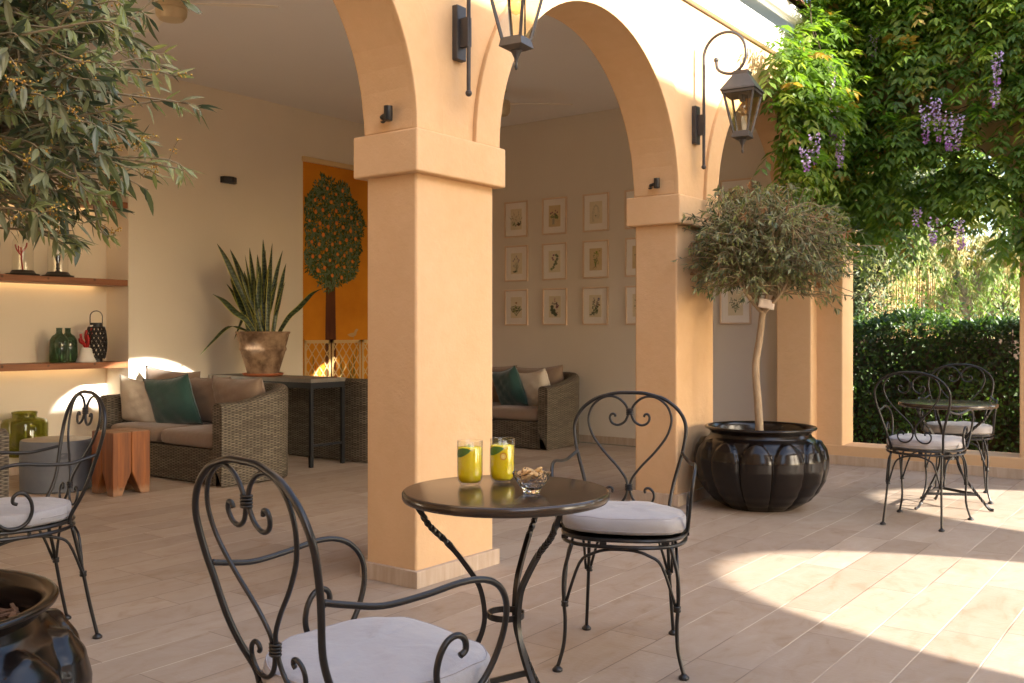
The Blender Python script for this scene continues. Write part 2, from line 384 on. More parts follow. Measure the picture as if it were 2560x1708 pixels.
def wicker_material():
    m = bpy.data.materials.new('grey_wicker'); m.use_nodes = True; nt = m.node_tree; p = nt.nodes['Principled BSDF']
    uv = N_(nt, 'UVMap'); sx = N_(nt, 'SeparateXYZ'); nt.links.new(uv.outputs[0], sx.inputs[0])
    S, T = 0.034, 0.0105
    a = mth(nt, 'DIVIDE', sx.outputs[0], S); b = mth(nt, 'DIVIDE', sx.outputs[1], T)
    rb = mth(nt, 'FLOOR', b)
    par = mth(nt, 'MULTIPLY', mth(nt, 'MODULO', rb, 2.0), 1.0)
    over = mth(nt, 'SINE', mth(nt, 'MULTIPLY', mth(nt, 'ADD', a, par), math.pi))      # strand rides over / under each stake
    rnd_ = mth(nt, 'ABSOLUTE', mth(nt, 'SINE', mth(nt, 'MULTIPLY', b, math.pi)))        # round strand
    h = mth(nt, 'MULTIPLY', mth(nt, 'ADD', mth(nt, 'MULTIPLY', over, 0.45), 0.6), mth(nt, 'POWER', rnd_, 0.6))
    wn_ = N_(nt, 'TexWhiteNoise', noise_dimensions='2D'); cb = N_(nt, 'CombineXYZ')
    nt.links.new(rb, cb.inputs[0]); nt.links.new(mth(nt, 'FLOOR', mth(nt, 'DIVIDE', a, 3.0)), cb.inputs[1]); nt.links.new(cb.outputs[0], wn_.inputs['Vector'])
    c = ramp(nt, wn_.outputs['Value'], [(0, (0.10, 0.08, 0.055)), (0.5, (0.155, 0.127, 0.09)), (1, (0.215, 0.182, 0.132))])
    c = mixc(nt, ramp(nt, h, [(0.12, (1,1,1)), (0.5, (0,0,0))]), c, (0.03, 0.022, 0.014))
    nt.links.new(c, p.inputs['Base Color']); p.inputs['Roughness'].default_value = 0.6
    bb = N_(nt, 'Bump'); bb.inputs['Strength'].default_value = 0.9; bb.inputs['Distance'].default_value = 0.006; nt.links.new(h, bb.inputs['Height']); nt.links.new(bb.outputs[0], p.inputs['Normal'])
    return m
WICKER = wicker_material()
OL = [leafmat('olive_leaf_dark', (0.05, 0.075, 0.036), (0.17, 0.175, 0.085), 0.34, 0.2), leafmat('olive_leaf_mid', (0.105, 0.135, 0.048), (0.20, 0.21, 0.10), 0.38, 0.28),
      leafmat('olive_leaf_pale', (0.21, 0.25, 0.075), (0.27, 0.29, 0.12), 0.4, 0.35), leafmat('olive_leaf_dry', (0.26, 0.12, 0.045), (0.3, 0.16, 0.07), 0.7, 0.1)]
BUD = mat('olive_buds', (0.42, 0.20, 0.03), 0.6, var=((0.50, 0.36, 0.06), 40, 1.5))
WIS = [leafmat('wisteria_leaf', (0.075, 0.15, 0.016), (0.13, 0.21, 0.04), 0.45, 0.48, (0.24, 0.42, 0.02)), leafmat('wisteria_leaf_deep', (0.05, 0.11, 0.016), (0.10, 0.165, 0.035), 0.45, 0.44, (0.17, 0.34, 0.02)),
       leafmat('wisteria_leaf_bright', (0.16, 0.24, 0.02), (0.22, 0.29, 0.05), 0.45, 0.5, (0.42, 0.55, 0.03)), leafmat('wisteria_leaf_bronze', (0.28, 0.19, 0.03), (0.34, 0.24, 0.06), 0.5, 0.4, (0.5, 0.3, 0.03))]
HEDGE = [leafmat('hedge_leaf', (0.024, 0.06, 0.009), (0.045, 0.085, 0.02), 0.4, 0.3, (0.08, 0.2, 0.015)), leafmat('hedge_leaf_young', (0.07, 0.14, 0.015), (0.10, 0.17, 0.035), 0.4, 0.4, (0.2, 0.36, 0.025)),
         leafmat('hedge_leaf_old', (0.014, 0.034, 0.007), (0.03, 0.055, 0.013), 0.4, 0.25)]
GARD = [leafmat('shrub_leaf_olive', (0.14, 0.17, 0.05), (0.2, 0.22, 0.09), 0.5, 0.45, (0.36, 0.4, 0.09)), leafmat('shrub_leaf_straw', (0.40, 0.32, 0.13), (0.42, 0.34, 0.15), 0.6, 0.35),
        leafmat('shrub_leaf_green', (0.12, 0.22, 0.04), (0.18, 0.27, 0.08), 0.45, 0.5, (0.36, 0.55, 0.07)), leafmat('shrub_leaf_dark', (0.04, 0.062, 0.02), (0.07, 0.09, 0.035), 0.5, 0.25)]  # last one is a plain dark green leaf tone

# ------------------------------------------------------------------ ground
m = MB(); m.box(-7.5, 8.72, -4.62, 8.35, -0.1, 0.0)
structure(m.build('terrace_floor', FLOOR))
m = MB(); m.quad((-120,-120,-0.03), (120,-120,-0.03), (120,120,-0.03), (-120,120,-0.03))
structure(m.build('garden_ground', mat('garden_soil', (0.16, 0.11, 0.06), 0.95, var=((0.10, 0.12, 0.04), 0.9, 1.5), bump=[(12, 0.5, 0.03)])))

# ------------------------------------------------------------------ arcaded loggia building
PIT = 2.612; PX = [0.98-2*PIT, 0.98-PIT, 0.98, 3.592, 6.204, 8.816]; AR = 0.996; SP = 2.12
def arcade_wall(mb, x0, x1, y0, y1, ztop, centres, zb=SP, r=AR):
    xs = [(x0, zb)]
    for c in centres:
        for k in range(33):
            a = math.pi*(1-k/32); xs.append((c+r*math.cos(a), zb+r*math.sin(a)))
    xs.append((x1, zb)); xs = [p for i, p in enumerate(xs) if i == 0 or p[0]-xs[i-1][0] > 1e-6]
    n = len(mb.v)
    for x, z in xs: mb.v += [(x,y0,z), (x,y0,ztop), (x,y1,z), (x,y1,ztop)]
    for i in range(len(xs)-1):
        a = n+4*i; b = a+4
        mb.face((a, b, b+1, a+1)); mb.face((b+2, a+2, a+3, b+3)); mb.face((a+2, b+2, b, a)); mb.face((a+1, b+1, b+3, a+3))
    mb.face((n+2, n, n+1, n+3)); e = n+4*(len(xs)-1); mb.face((e, e+2, e+3, e+1))
def band(mb, c, r0, r1, y0, y1, zb=SP, n=40):
    k0 = len(mb.v)
    for k in range(n+1):
        a = math.pi*k/n; ca, sa = math.cos(a), math.sin(a)
        mb.v += [(c+r0*ca, y0, zb+r0*sa), (c+r1*ca, y0, zb+r1*sa), (c+r1*ca, y1, zb+r1*sa), (c+r0*ca, y1, zb+r0*sa)]
    for k in range(n):
        for j in range(4):
            a = k0+4*k+j; b = k0+4*k+(j+1) % 4
            mb.face((a, b, b+4, a+4))
    mb.face((k0, k0+3, k0+2, k0+1)); e = k0+4*n; mb.face((e, e+1, e+2, e+3))

bld = thing('arcaded_loggia', 'orange stucco arcade of round arches fronting a beige lounge loggia', 'building')
AC = [p+PIT/2 for p in PX[:-1]]
m = MB(); arcade_wall(m, -6.3, 8.70, 3.02, 3.345, 3.47, AC)
fac = m.build('facade_wall', ORANGE, bld, bevel=0.012, bseg=3)
for c in AC:
    m = MB(); band(m, c, AR-0.002, AR+0.19, 2.994, 3.03); m.build('archivolt', ORANGE, fac, bevel=0.006)
for i, px in enumerate(PX):
    x0, x1 = px-0.29, px+0.29
    if i == 5: x1 = 8.72
    m = MB(); m.box(x0, x1, 3.02, 3.345, 0.0, SP-0.19)
    pil = m.build('pillar', ORANGE, bld, bevel=0.014, bseg=3)
    cx1 = px+0.336 if i < 5 else 8.72
    m = MB(); m.box(px-0.336, cx1, 2.974, 3.391, SP-0.2, SP); m.build('capital', ORANGE, pil, bevel=0.010, bseg=3)
    m = MB(); m.box(x0-0.022, x1+(0.022 if i < 5 else 0), 2.996, 3.369, 0.0, 0.078); m.build('skirting', SKIRT, pil, bevel=0.002)
m = MB(); m.box(-6.3, 8.70, 2.975, 3.34, 3.474, 3.69); m.build('fascia', WHITE, bld, bevel=0.008)
# gutter, eave boards and pan tiles
gy = 2.90
m = MB(); pr = [(gy+0.062*math.cos(a), 3.80+0.062*math.sin(a)) for a in [math.pi+math.pi*k/10 for k in range(11)]]
pr2 = [(gy+0.055*math.cos(a), 3.80+0.055*math.sin(a)) for a in [2*math.pi-math.pi*k/10 for k in range(11)]]
m.prism(pr+pr2, -6.3, 8.3, 'x'); m.build('gutter', mat('pale_gutter_metal', (0.62, 0.60, 0.55), 0.4, spec=0.5), bld)
m = MB(); m.prism([(2.86, 3.83), (2.975, 3.83), (8.5, 5.6), (8.5, 5.66), (2.86, 3.86)], -6.3, 8.7, 'x'); m.build('roof_deck', WHITE, bld)
def tiles(mb, x0, x1, y0, z0, y1, z1):
    nx = int((x1-x0)/0.11); n = len(mb.v)
    for i in range(nx*4+1):
        x = x0+(x1-x0)*i/(nx*4); w = 0.032*abs(math.sin(math.pi*(x-x0)/0.22))
        mb.v += [(x, y0, z0+w), (x, y1, z1+w), (x, y0, z0-0.02+w)]
    for i in range(nx*4):
        a = n+3*i; mb.face((a, a+3, a+4, a+1)); mb.face((a+2, a+5, a+3, a))
m = MB(); tiles(m, -6.3, 8.7, 2.80, 3.87, 8.5, 5.69); m.build('roof_tiles', mat('clay_tiles', (0.36, 0.17, 0.09), 0.8, var=((0.22, 0.13, 0.09), 6, 1.5)), bld)
# lounge inside
m = MB(); m.box(-6.3, 8.86, 3.345, 8.4, 3.55, 3.70); m.build('ceiling', CEIL, bld)
m = MB(); m.box(8.80, 9.0, 3.36, 8.4, 0.0, 3.548); ew = m.build('end_wall', mat('taupe_plaster', (0.62, 0.57, 0.485), 0.85, var=((0.65, 0.60, 0.515), 1.4, 1.2), bump=[(40, 0.12, 0.004)], spec=0.25), bld)
m = MB(); m.box(8.782, 8.80, 3.37, 7.9, 0.0, 0.078); m.build('skirting', SKIRT, ew)
m = MB(); m.box(-6.5, -6.3, 3.02, 8.4, 0.0, 3.8); m.build('end_wall', BEIGE, bld)
m = MB(); NX0, NX1, NZ1 = 1.2, 4.841, 2.96
m.box(NX1, 8.80, 7.9, 8.34, 0.0, 3.549); m.box(-6.3, NX0, 7.9, 8.34, 0.0, 3.549); m.box(NX0+.0005, NX1-.0005, 7.9, 8.34, NZ1, 3.549)
bw = m.build('back_wall', BEIGE, bld)
m = MB(); m.box(NX0, NX1, 8.26, 8.4, 0.0, NZ1); m.build('niche_back', BEIGE, bw)
m = MB(); m.box(NX0, NX1, 8.06, 8.259, 0.085, 0.155); m.build('niche_ledge', WHITE, bw, bevel=0.004)
m = MB(); m.box(NX0, NX1, 8.075, 8.258, 0.0, 0.0845); m.build('skirting', SKIRT, bw)
m = MB(); m.box(NX1, 8.78, 7.882, 7.9, 0.0, 0.078); m.build('skirting', SKIRT, bw)

# ------------------------------------------------------------------ shelves in the niche
LED = emit('warm_led', (1.0, 0.66, 0.30), 1.6)
for z, lab in ((0.868, 'lowest reddish wood shelf in the niche, carrying green bottles and black lantern'), (1.598, 'middle reddish wood shelf in the niche, carrying two glass domes'), (2.29, 'topmost reddish wood shelf in the niche, behind the olive leaves')):
    t = thing('wall_shelf', lab, 'shelf', (0, 0, z), 0, 'wooden shelves in the niche')
    m = MB(); m.box(NX0+.001, NX1-.002, 7.905, 8.19, 0.0, 0.054); m.box(NX0+.001, NX1-.002, 8.19, 8.2585, 0.034, 0.054); m.build('board', SHELFW, t, bevel=0.003)
    m = MB(); m.box(NX0+.1, NX1-.12, 8.2, 8.215, 0.020, 0.0335); m.build('light_strip', LED, t)

# ------------------------------------------------------------------ wing wall with its arched openings, and the wall across the court
wing = thing('courtyard_wing', 'orange stucco wing with low silled opening, mostly under wisteria', 'building')
WC = [2.08, -0.60, -3.28]; WR = 0.71
m = MB(); n0 = len(m.v); arcade_wall(m, -4.95, 3.03, 8.68, 8.99, 4.25, sorted(WC), SP, WR)
m.v = [(p[1], p[0], p[2]) for p in m.v]; m.f = [f[::-1] for f in m.f]
wgw = m.build('wall', ORANGE, wing, bevel=0.012, bseg=3)
for a, b in ((2.79, 3.03), (0.11, 1.37), (-2.57, -1.31), (-4.95, -3.99)):
    m = MB(); m.box(8.68, 8.99, a, b, 0.16, SP-0.0); m.build('pier', ORANGE, wing, bevel=0.012, bseg=3)
for a, b in ((2.742, 3.018), (0.062, 1.418), (-2.618, -1.262)):
    m = MB(); m.box(8.634, 9.03, a, b, SP-0.2, SP+0.002); m.build('capital', ORANGE, wing, bevel=0.010, bseg=3)
m = MB(); m.box(8.674, 9.0, -4.95, 3.03, 0.0, 0.172); m.build('sill', ORANGE, wing, bevel=0.01)
m = MB(); m.box(8.655, 8.675, -4.95, 3.02, 0.0, 0.08); m.build('skirting', SKIRT, wing)
m = MB(); m.prism([(8.5, 4.22), (9.15, 4.22), (9.15, 4.30), (8.5, 4.30)], -4.95, 2.8, 'y'); m.build('coping', WHITE, wing, bevel=0.01)

opp = thing('opposite_house', 'tall pale house front with two open arches across the court, behind the viewpoint', 'building')
m = MB(); arcade_wall(m, 0.1, 9.2, -4.95, -4.63, 6.24, [4.52, 7.132]); m.build('wall', ORANGE, opp)
for a, b in ((0.1, 3.53), (5.52, 6.13), (8.13, 9.2)):
    m = MB(); m.box(a, b, -4.95, -4.63, 0.0, SP-0.001); m.build('pier', ORANGE, opp)
m = MB(); m.box(-6.6, 0.099, -4.95, -4.63, 0.0, 3.3); m.build('sun_gap_wall', ORANGE, opp)  # unseen; kept low so sun gets in and its bounce brightens the loggia
side = thing('side_sky_blocker', 'plain orange wall added out of view left of the court to hold back sky light', 'building')
m = MB(); m.box(-4.75, -4.4, -4.6, 2.9, 0.0, 12.0); m.build('wall', ORANGE, side)  # added out of view; its height keeps sky off the pillars' left faces

# ------------------------------------------------------------------ mural of an orange tree on the back wall
mu = thing('orange_tree_mural', 'orange wall mural of a fruiting orange tree behind a painted lattice fence', 'mural', (6.86, 7.9, 0))
m = MB(); m.box(0, 1.75, -0.004, -0.0005, 0.06, 3.0); m.build('painted_ground', mat('mural_orange', (0.74, 0.30, 0.02), 0.75, var=((0.58, 0.20, 0.012), 1.8, 1.3), bump=[(60, 0.1, 0.003)], spec=0.25), mu)
m = MB(); m.box(-0.02, 1.78, -0.035, -0.001, 3.0, 3.055); m.build('moulding', mat('cream_moulding', (0.70, 0.52, 0.27), 0.7), mu, bevel=0.008)
def fl(mb, pts, y): mb.poly([(p[0], y, p[1]) for p in pts])
m = MB(); tr = [(0.31, 0.06), (0.47, 0.06), (0.465, 1.2), (0.45, 1.9), (0.475, 2.2), (0.40, 2.0), (0.385, 2.35), (0.36, 2.0), (0.29, 2.2), (0.325, 1.9), (0.31, 1.2)]
fl(m, tr, -0.0065); m.build('painted_trunk', mat('mural_trunk', (0.085, 0.022, 0.008), 0.8, var=((0.17, 0.055, 0.015), 6, 1.5), scale=(1, 1, 0.2)), mu)
m = MB(); random.seed(5)
for i in range(4200):
    a = ru(0, 2*math.pi); r = math.sqrt(rnd()); x = 0.40+0.47*r*math.cos(a)*(1+.07*math.sin(5*a)); z = 2.27+0.60*r*math.sin(a)*(1+.06*math.sin(7*a+1))
    if x < 0.012: continue
    d = ru(0, 2*math.pi); L = ru(0.035, 0.07); w = L*0.33; ca, sa = math.cos(d), math.sin(d)
    m.mi = random.choice((0, 0, 1, 2)); y = -0.008-0.0015*m.mi-rnd()*0.001
    pts = [(x, z), (x+ca*L*.5-sa*w*.5, z+sa*L*.5+ca*w*.5), (x+ca*L, z+sa*L), (x+ca*L*.5+sa*w*.5, z+sa*L*.5-ca*w*.5)]
    if min(p[0] for p in pts) > 0.003: fl(m, pts, y)
for i in range(46):
    a = i*2.39996; r = math.sqrt((i+.5)/46)*0.93; x = 0.40+0.44*r*math.cos(a); z = 2.27+0.56*r*math.sin(a)
    if x < 0.05: continue
    rr = ru(0.017, 0.023); m.mi = 3
    fl(m, [(x+rr*math.cos(2*math.pi*k/12), z+rr*math.sin(2*math.pi*k/12)*1.08) for k in range(12)], -0.0135-0.0001*i)
m.build('painted_crown', [mat('mural_leaf_dark', (0.035, 0.065, 0.014), 0.8), mat('mural_leaf_mid', (0.075, 0.115, 0.025), 0.8), mat('mural_leaf_grey', (0.14, 0.19, 0.09), 0.8), mat('mural_fruit', (0.80, 0.17, 0.02), 0.7, var=((0.85, 0.30, 0.05), 30, 1.5))], mu)
CRM = mat('mural_cream', (0.68, 0.47, 0.20), 0.75)
m = MB()
for px0, px1 in ((0.005, 0.375), (0.395, 0.83), (0.85, 1.30)):
    z0, z1 = 0.10, 1.10
    for a, b, c_, d in ((px0, px1, z1-.035, z1), (px0, px1, z0, z0+.035), (px0, px0+.028, z0, z1), (px1-.028, px1, z0, z1)): m.box(a, b, -0.0215, -0.018, c_, d)
    for k in range(-14, 20):
        for sgn in (1, -1):
            pts = []
            X0 = px0+k*0.105; slope = 1.35*sgn
            ts = [((x-X0)*slope + (z0 if sgn > 0 else z1), x) for x in (px0+.02, px1-.02)]
            p, q = (ts[0][1], ts[0][0]), (ts[1][1], ts[1][0])
            def clip(p, q, z0, z1):
                (ax, az), (bx, bz) = p, q
                if bz == az: return None
                lo, hi = 0.0, 1.0
                for zz, s in ((z0, 1), (z1, -1)):
                    t = (zz-az)/(bz-az)
                    if (bz-az)*s > 0: lo = max(lo, t)
                    else: hi = min(hi, t)
                if lo >= hi: return None
                return (ax+(bx-ax)*lo, az+(bz-az)*lo), (ax+(bx-ax)*hi, az+(bz-az)*hi)
            c_ = clip(p, q, z0+.02, z1-.02)
            if not c_: continue
            (ax, az), (bx, bz) = c_; L = math.hypot(bx-ax, bz-az)
            if L < .03: continue
            nx, nz = -(bz-az)/L*0.0065, (bx-ax)/L*0.0065
            fl(m, [(ax+nx, az+nz), (ax-nx, az-nz), (bx-nx, bz-nz), (bx+nx, bz+nz)], -0.0175 if sgn > 0 else -0.0165)
m.build('painted_fence', CRM, mu)
m = MB(); random.seed(8)
for i in range(70):
    x = ru(0.02, 1.2); z = ru(0.12, 0.6); L = ru(0.2, 0.5); b = ru(-.12, .12)
    pts = [(x-.006, z), (x+.006, z), (x+b*.6+.008, z+L*.6), (x+b, z+L), (x+b*.6-.006, z+L*.6)]
    if min(p[0] for p in pts) > .004: m.mi = i % 2; fl(m, pts, -0.0120-0.00003*i)
m.build('painted_grass', [mat('mural_grass', (0.12, 0.13, 0.02), 0.8), mat('mural_reed', (0.42, 0.10, 0.015), 0.8)], mu)
m = MB()
bx, bz = 0.72, 1.13
fl(m, [(bx-.07, bz+.01), (bx-.02, bz+.0), (bx+.03, bz+.02), (bx+.045, bz+.06), (bx+.07, bz+.085), (bx+.045, bz+.095), (bx+.02, bz+.085), (bx+.0, bz+.05), (bx-.05, bz+.045), (bx-.1, bz+.03)], -0.0235)
m.box(bx-.004, bx+.0, -0.0235, -0.022, bz-.03, bz+.01)
m.build('painted_bird', mat('mural_bird', (0.55, 0.36, 0.15), 0.8), mu)

# ------------------------------------------------------------------ framed botanical prints on the end wall
FRAME = mat('pale_wood_frame', (0.62, 0.46, 0.31), 0.5, var=((0.68, 0.52, 0.37), 9, 1.3)); MATB = mat('white_mat_board', (0.86, 0.82, 0.77), 0.9)
PAPER = [mat('aged_paper', (0.76, 0.69, 0.52), 0.9, var=((0.70, 0.62, 0.44), 7, 1.4)), mat('ochre_paper', (0.66, 0.53, 0.31), 0.9, var=((0.58, 0.45, 0.25), 7, 1.4))]
PGLASS = thin_glass('picture_glass', (0.96, 0.96, 0.95), 0.9)
INK = dict(green=mat('print_green', (0.14, 0.19, 0.075), 0.9), dark=mat('print_dark_green', (0.06, 0.085, 0.05), 0.9), grey=mat('print_grey', (0.36, 0.34, 0.25), 0.9), purple=mat('print_purple', (0.20, 0.06, 0.13), 0.9),
           red=mat('print_red', (0.28, 0.05, 0.035), 0.9), blue=mat('print_blue', (0.10, 0.09, 0.20), 0.9), pink=mat('print_pink', (0.45, 0.22, 0.2), 0.9), lime=mat('print_lime', (0.22, 0.28, 0.04), 0.9), brown=mat('print_brown', (0.28, 0.14, 0.05), 0.9))
def blob(mb, x, z, r, y, n=7):
    fl(mb, [(x+r*math.cos(2*math.pi*k/n)*ru(.8, 1.1), z+r*math.sin(2*math.pi*k/n)*ru(.8, 1.1)) for k in range(n)][::1], y)
def stroke(mb, p, q, w, y):
    L = math.hypot(q[0]-p[0], q[1]-p[1]) or 1e-6; nx, nz = -(q[1]-p[1])/L*w, (q[0]-p[0])/L*w
    fl(mb, [(p[0]-nx, p[1]-nz), (q[0]-nx*.6, q[1]-nz*.6), (q[0]+nx*.6, q[1]+nz*.6), (p[0]+nx, p[1]+nz)], y)
def pleaf(mb, x, z, a, L, w, y):
    c, s = math.cos(a), math.sin(a)
    fl(mb, [(x, z), (x+c*L*.45+s*w, z+s*L*.45-c*w), (x+c*L, z+s*L), (x+c*L*.45-s*w, z+s*L*.45+c*w)], y)
def plant_drawing(kind, seed):
    random.seed(seed); m = MB(); y0 = -0.010
    def y(): y.k += 1; return y0-0.0002-0.000004*y.k
    y.k = 0
    mats = [INK['green'], INK['dark'], INK['grey'], INK['purple'], INK['red'], INK['blue'], INK['pink'], INK['lime'], INK['brown']]
    G, D, GR, PU, RE, BL, PI_, LI, BR = range(9)
    def st(p, q, w=.0009, mi=G): m.mi = mi; stroke(m, p, q, w, y())
    def lf(x, z, a, L=.02, w=.005, mi=G): m.mi = mi; pleaf(m, x, z, a, L, w, y())
    def bl(x, z, r, mi): m.mi = mi; blob(m, x, z, r, y())
    if kind == 'sprays':
        for k in range(7):
            a = R(90+(k-3)*13); L = ru(.10, .15); q = (math.cos(a)*L, -.06+math.sin(a)*L); st((0, -.07), q, .0011, GR)
            for j in range(7): t = ru(.3, 1); bl(q[0]*t+ru(-.006, .006), -.06+(q[1]+.06)*t, ru(.002, .004), random.choice((GR, BR, G)))
        for k in range(14): lf(ru(-.035, .0), ru(-.06, -.03), ru(0, 6.3), .016, .004, G)
        for k in range(16): lf(.03+ru(-.012, .012), -.045+ru(-.02, .02), ru(0, 6.3), .018, .007, D)
        for k in range(3): bl(.03+ru(-.01, .01), -.055+ru(-.01, .01), .005, RE)
    elif kind == 'vase':
        m.mi = GR; fl(m, [(-.022, -.08), (.0, -.08), (.0, -.035), (-.004, -.02), (-.018, -.02), (-.022, -.035)], y())
        for k in range(26): lf(ru(-.035, .035), ru(-.02, .015), ru(-.5, 3.6), .022, .005, random.choice((G, G, D)))
        for x, z in ((-.035, .03), (-.02, .035), (.01, .05), (.028, .035), (0, .02)): st((-.01, -.01), (x, z), .0009, G); bl(x, z, .0075, PU); bl(x, z+.006, .0045, PI_)
        for k in range(9): lf(.03+ru(-.01, .01), ru(-.01, .0), ru(3, 4.5), .03, .006, G)
    elif kind == 'hood':
        for w in (0, .006, .014):
            P = [(-.032+w, -.085), (-.036+w, -.02), (-.022+w*.8, .05), (.0, .075-w), (.028-w*.8, .045), (.034-w, -.02), (.028-w, -.06)]
            for a, b in zip(P, P[1:]): st(a, b, .0012, GR)
        for k in range(20): a = ru(0, 6.3); st((0, -.03), (math.cos(a)*.02, -.03+math.sin(a)*.026), .0005, GR)
        bl(0, -.03, .006, G); bl(-.015, .0, .003, LI)
    elif kind == 'lavender':
        for k in range(22): x = ru(-.025, .03); st((ru(-.01, .01), -.085), (x, ru(-.03, .02)), .0009, random.choice((G, GR, GR)))
        for x, z in ((0, .07), (-.02, .045), (.012, .05), (.028, .035), (-.034, .03), (.02, .02), (-.03, -.02)):
            st((.002, -.05), (x, z), .0008, GR)
            for j in range(4): bl(x+ru(-.003, .003), z+j*.005-.01, .0035, random.choice((PU, BL)))
        for k in range(16): lf(ru(-.03, .0), ru(-.09, -.07), ru(0, 6.3), .018, .003, D)
    elif kind == 'mallow':
        P = [(-.03, -.085), (-.012, -.05), (.005, -.015), (.018, .03), (.025, .065)]
        for a, b in zip(P, P[1:]): st(a, b, .0016, G)
        for x, z in ((-.03, -.07), (-.01, -.055), (.0, -.03), (.018, -.02), (.012, .0), (.028, .02), (.03, .05), (.018, .06)):
            for k in range(5): lf(x, z, k*1.25+ru(-.2, .2), .017, .006, random.choice((G, D)))
        for x, z in ((-.008, .06), (-.02, .035), (-.012, .018)):
            for k in range(5): lf(x, z, k*1.256, .011, .006, PU)
            bl(x, z, .003, RE)
        for z in (.07, .055, .04, .02, .0): bl(-.042, z, .002, BR)
    elif kind == 'herb':
        for k in range(15): st((ru(-.006, .006), -.07), (ru(-.022, .022), ru(-.02, .05)), .001, G)
        for k in range(34): lf(ru(-.025, .025), ru(-.05, .06), ru(.4, 2.7), .014, .004, random.choice((LI, G)))
        for k in range(10): lf(ru(-.002, .03), ru(.05, .075), ru(0, 6.3), .016, .006, LI)
        for k in range(12): st((0, -.065), (ru(-.035, .02), ru(-.095, -.07)), .0008, BR)
    elif kind == 'rue':
        for k in range(7):
            a = R(90+(k-3)*17); q = (math.cos(a)*.07, -.06+math.sin(a)*.085); st((0, -.085), q, .0011, G)
            for j in range(9): t = ru(.35, 1); lf(q[0]*t, -.085+(q[1]+.085)*t, ru(0, 6.3), .017, .006, random.choice((G, G, LI, D)))
        bl(0, .045, .006, LI)
        for k in range(5): lf(0, .045, k*1.256, .013, .004, BR)
    elif kind == 'ivy':
        for x, z in ((-.03, -.03), (-.02, -.055), (-.028, .0), (-.005, -.06), (.01, -.075), (-.008, -.035)):
            for k in range(6): lf(x, z, k*1.05+ru(-.2, .2), .022, .009, D)
        for k in range(8): lf(-.012+ru(-.01, .01), .03+ru(-.006, .006), ru(0, 6.3), .02, .008, GR)
        for j in range(12): bl(ru(-.006, .006), ru(.05, .085), .004, PI_)
        for x, z in ((.022, .03), (.028, .01), (.022, -.01)):
            for k in range(4): lf(x, z, ru(0, 6.3), .018, .007, random.choice((D, PU)))
        for j in range(14): bl(.024+ru(-.012, .008), ru(-.07, 0), .0035, random.choice((PU, BR)))
    elif kind == 'sage':
        for x, top in ((-.012, .075), (.022, .06), (.012, .02)):
            st((x-.01, -.08), (x, top), .0013, G)
            for j in range(15): t = j/15; lf(lerp(x-.01, x, t), lerp(-.07, top-.02, t), random.choice((.5, 2.6))+ru(-.3, .3), .018, .005, random.choice((G, D)))
            for j in range(9): bl(x+ru(-.003, .003), top-j*.006, .0034, random.choice((PU, BL)))
        for k in range(9): lf(-.03+ru(-.01, .015), -.075+ru(-.01, .01), ru(0, 6.3), .02, .006, D)
        bl(.038, .01, .009, BR)
        for k in range(5): lf(.03, .06, ru(0, 6.3), .02, .005, BL)
    else:   # loose stems seen only in part or dimly
        for k in range(6):
            a = R(90+(k-2.5)*15); q = (math.cos(a)*.07, -.05+math.sin(a)*.1); st((0, -.08), q, .001, G)
            for j in range(8): t = ru(.3, 1); lf(q[0]*t, -.08+(q[1]+.08)*t, ru(0, 6.3), .018, .005, random.choice((G, D, GR)))
    return m, mats
prints = [  # column v-centre, row, drawing, paper, label
    (6.510, 0, 'sprays', 0, 'framed print of thin brown flower sprays with a dark leaf clump'), (6.510, 1, 'lavender', 0, 'framed print of a grey lavender bush with purple heads'), (6.510, 2, 'rue', 0, 'framed print of a bushy green rue sprig in a pale frame'),
    (5.980, 0, 'vase', 1, 'framed print of purple thistles standing in a vase, on ochre paper'), (5.980, 1, 'mallow', 0, 'framed print of a curving mallow stem with magenta flowers'), (5.980, 2, 'ivy', 0, 'framed print with big dark ivy leaves and pink blossom'),
    (5.452, 0, 'hood', 0, 'framed print of a pale hooded outline, nearly colourless drawing'), (5.452, 1, 'herb', 1, 'framed print of a lime green herb with roots, on ochre paper'), (5.452, 2, 'sage', 0, 'framed print of tall sage spikes with an orange brown bloom'),
    (4.925, 0, 'loose', 0, 'framed print cut off by the second pillar, beside its capital'), (4.925, 1, 'loose', 1, 'framed print cut off by the second pillar, below its capital'), (4.925, 2, 'loose', 0, 'framed print cut off by the second pillar, lowest of that column'),
    (3.855, 0, 'loose', 1, 'framed print seen through the far arch, just above the small olive crown'), (3.855, 2, 'loose', 0, 'framed print seen through the far arch, behind the small olive trunk')]
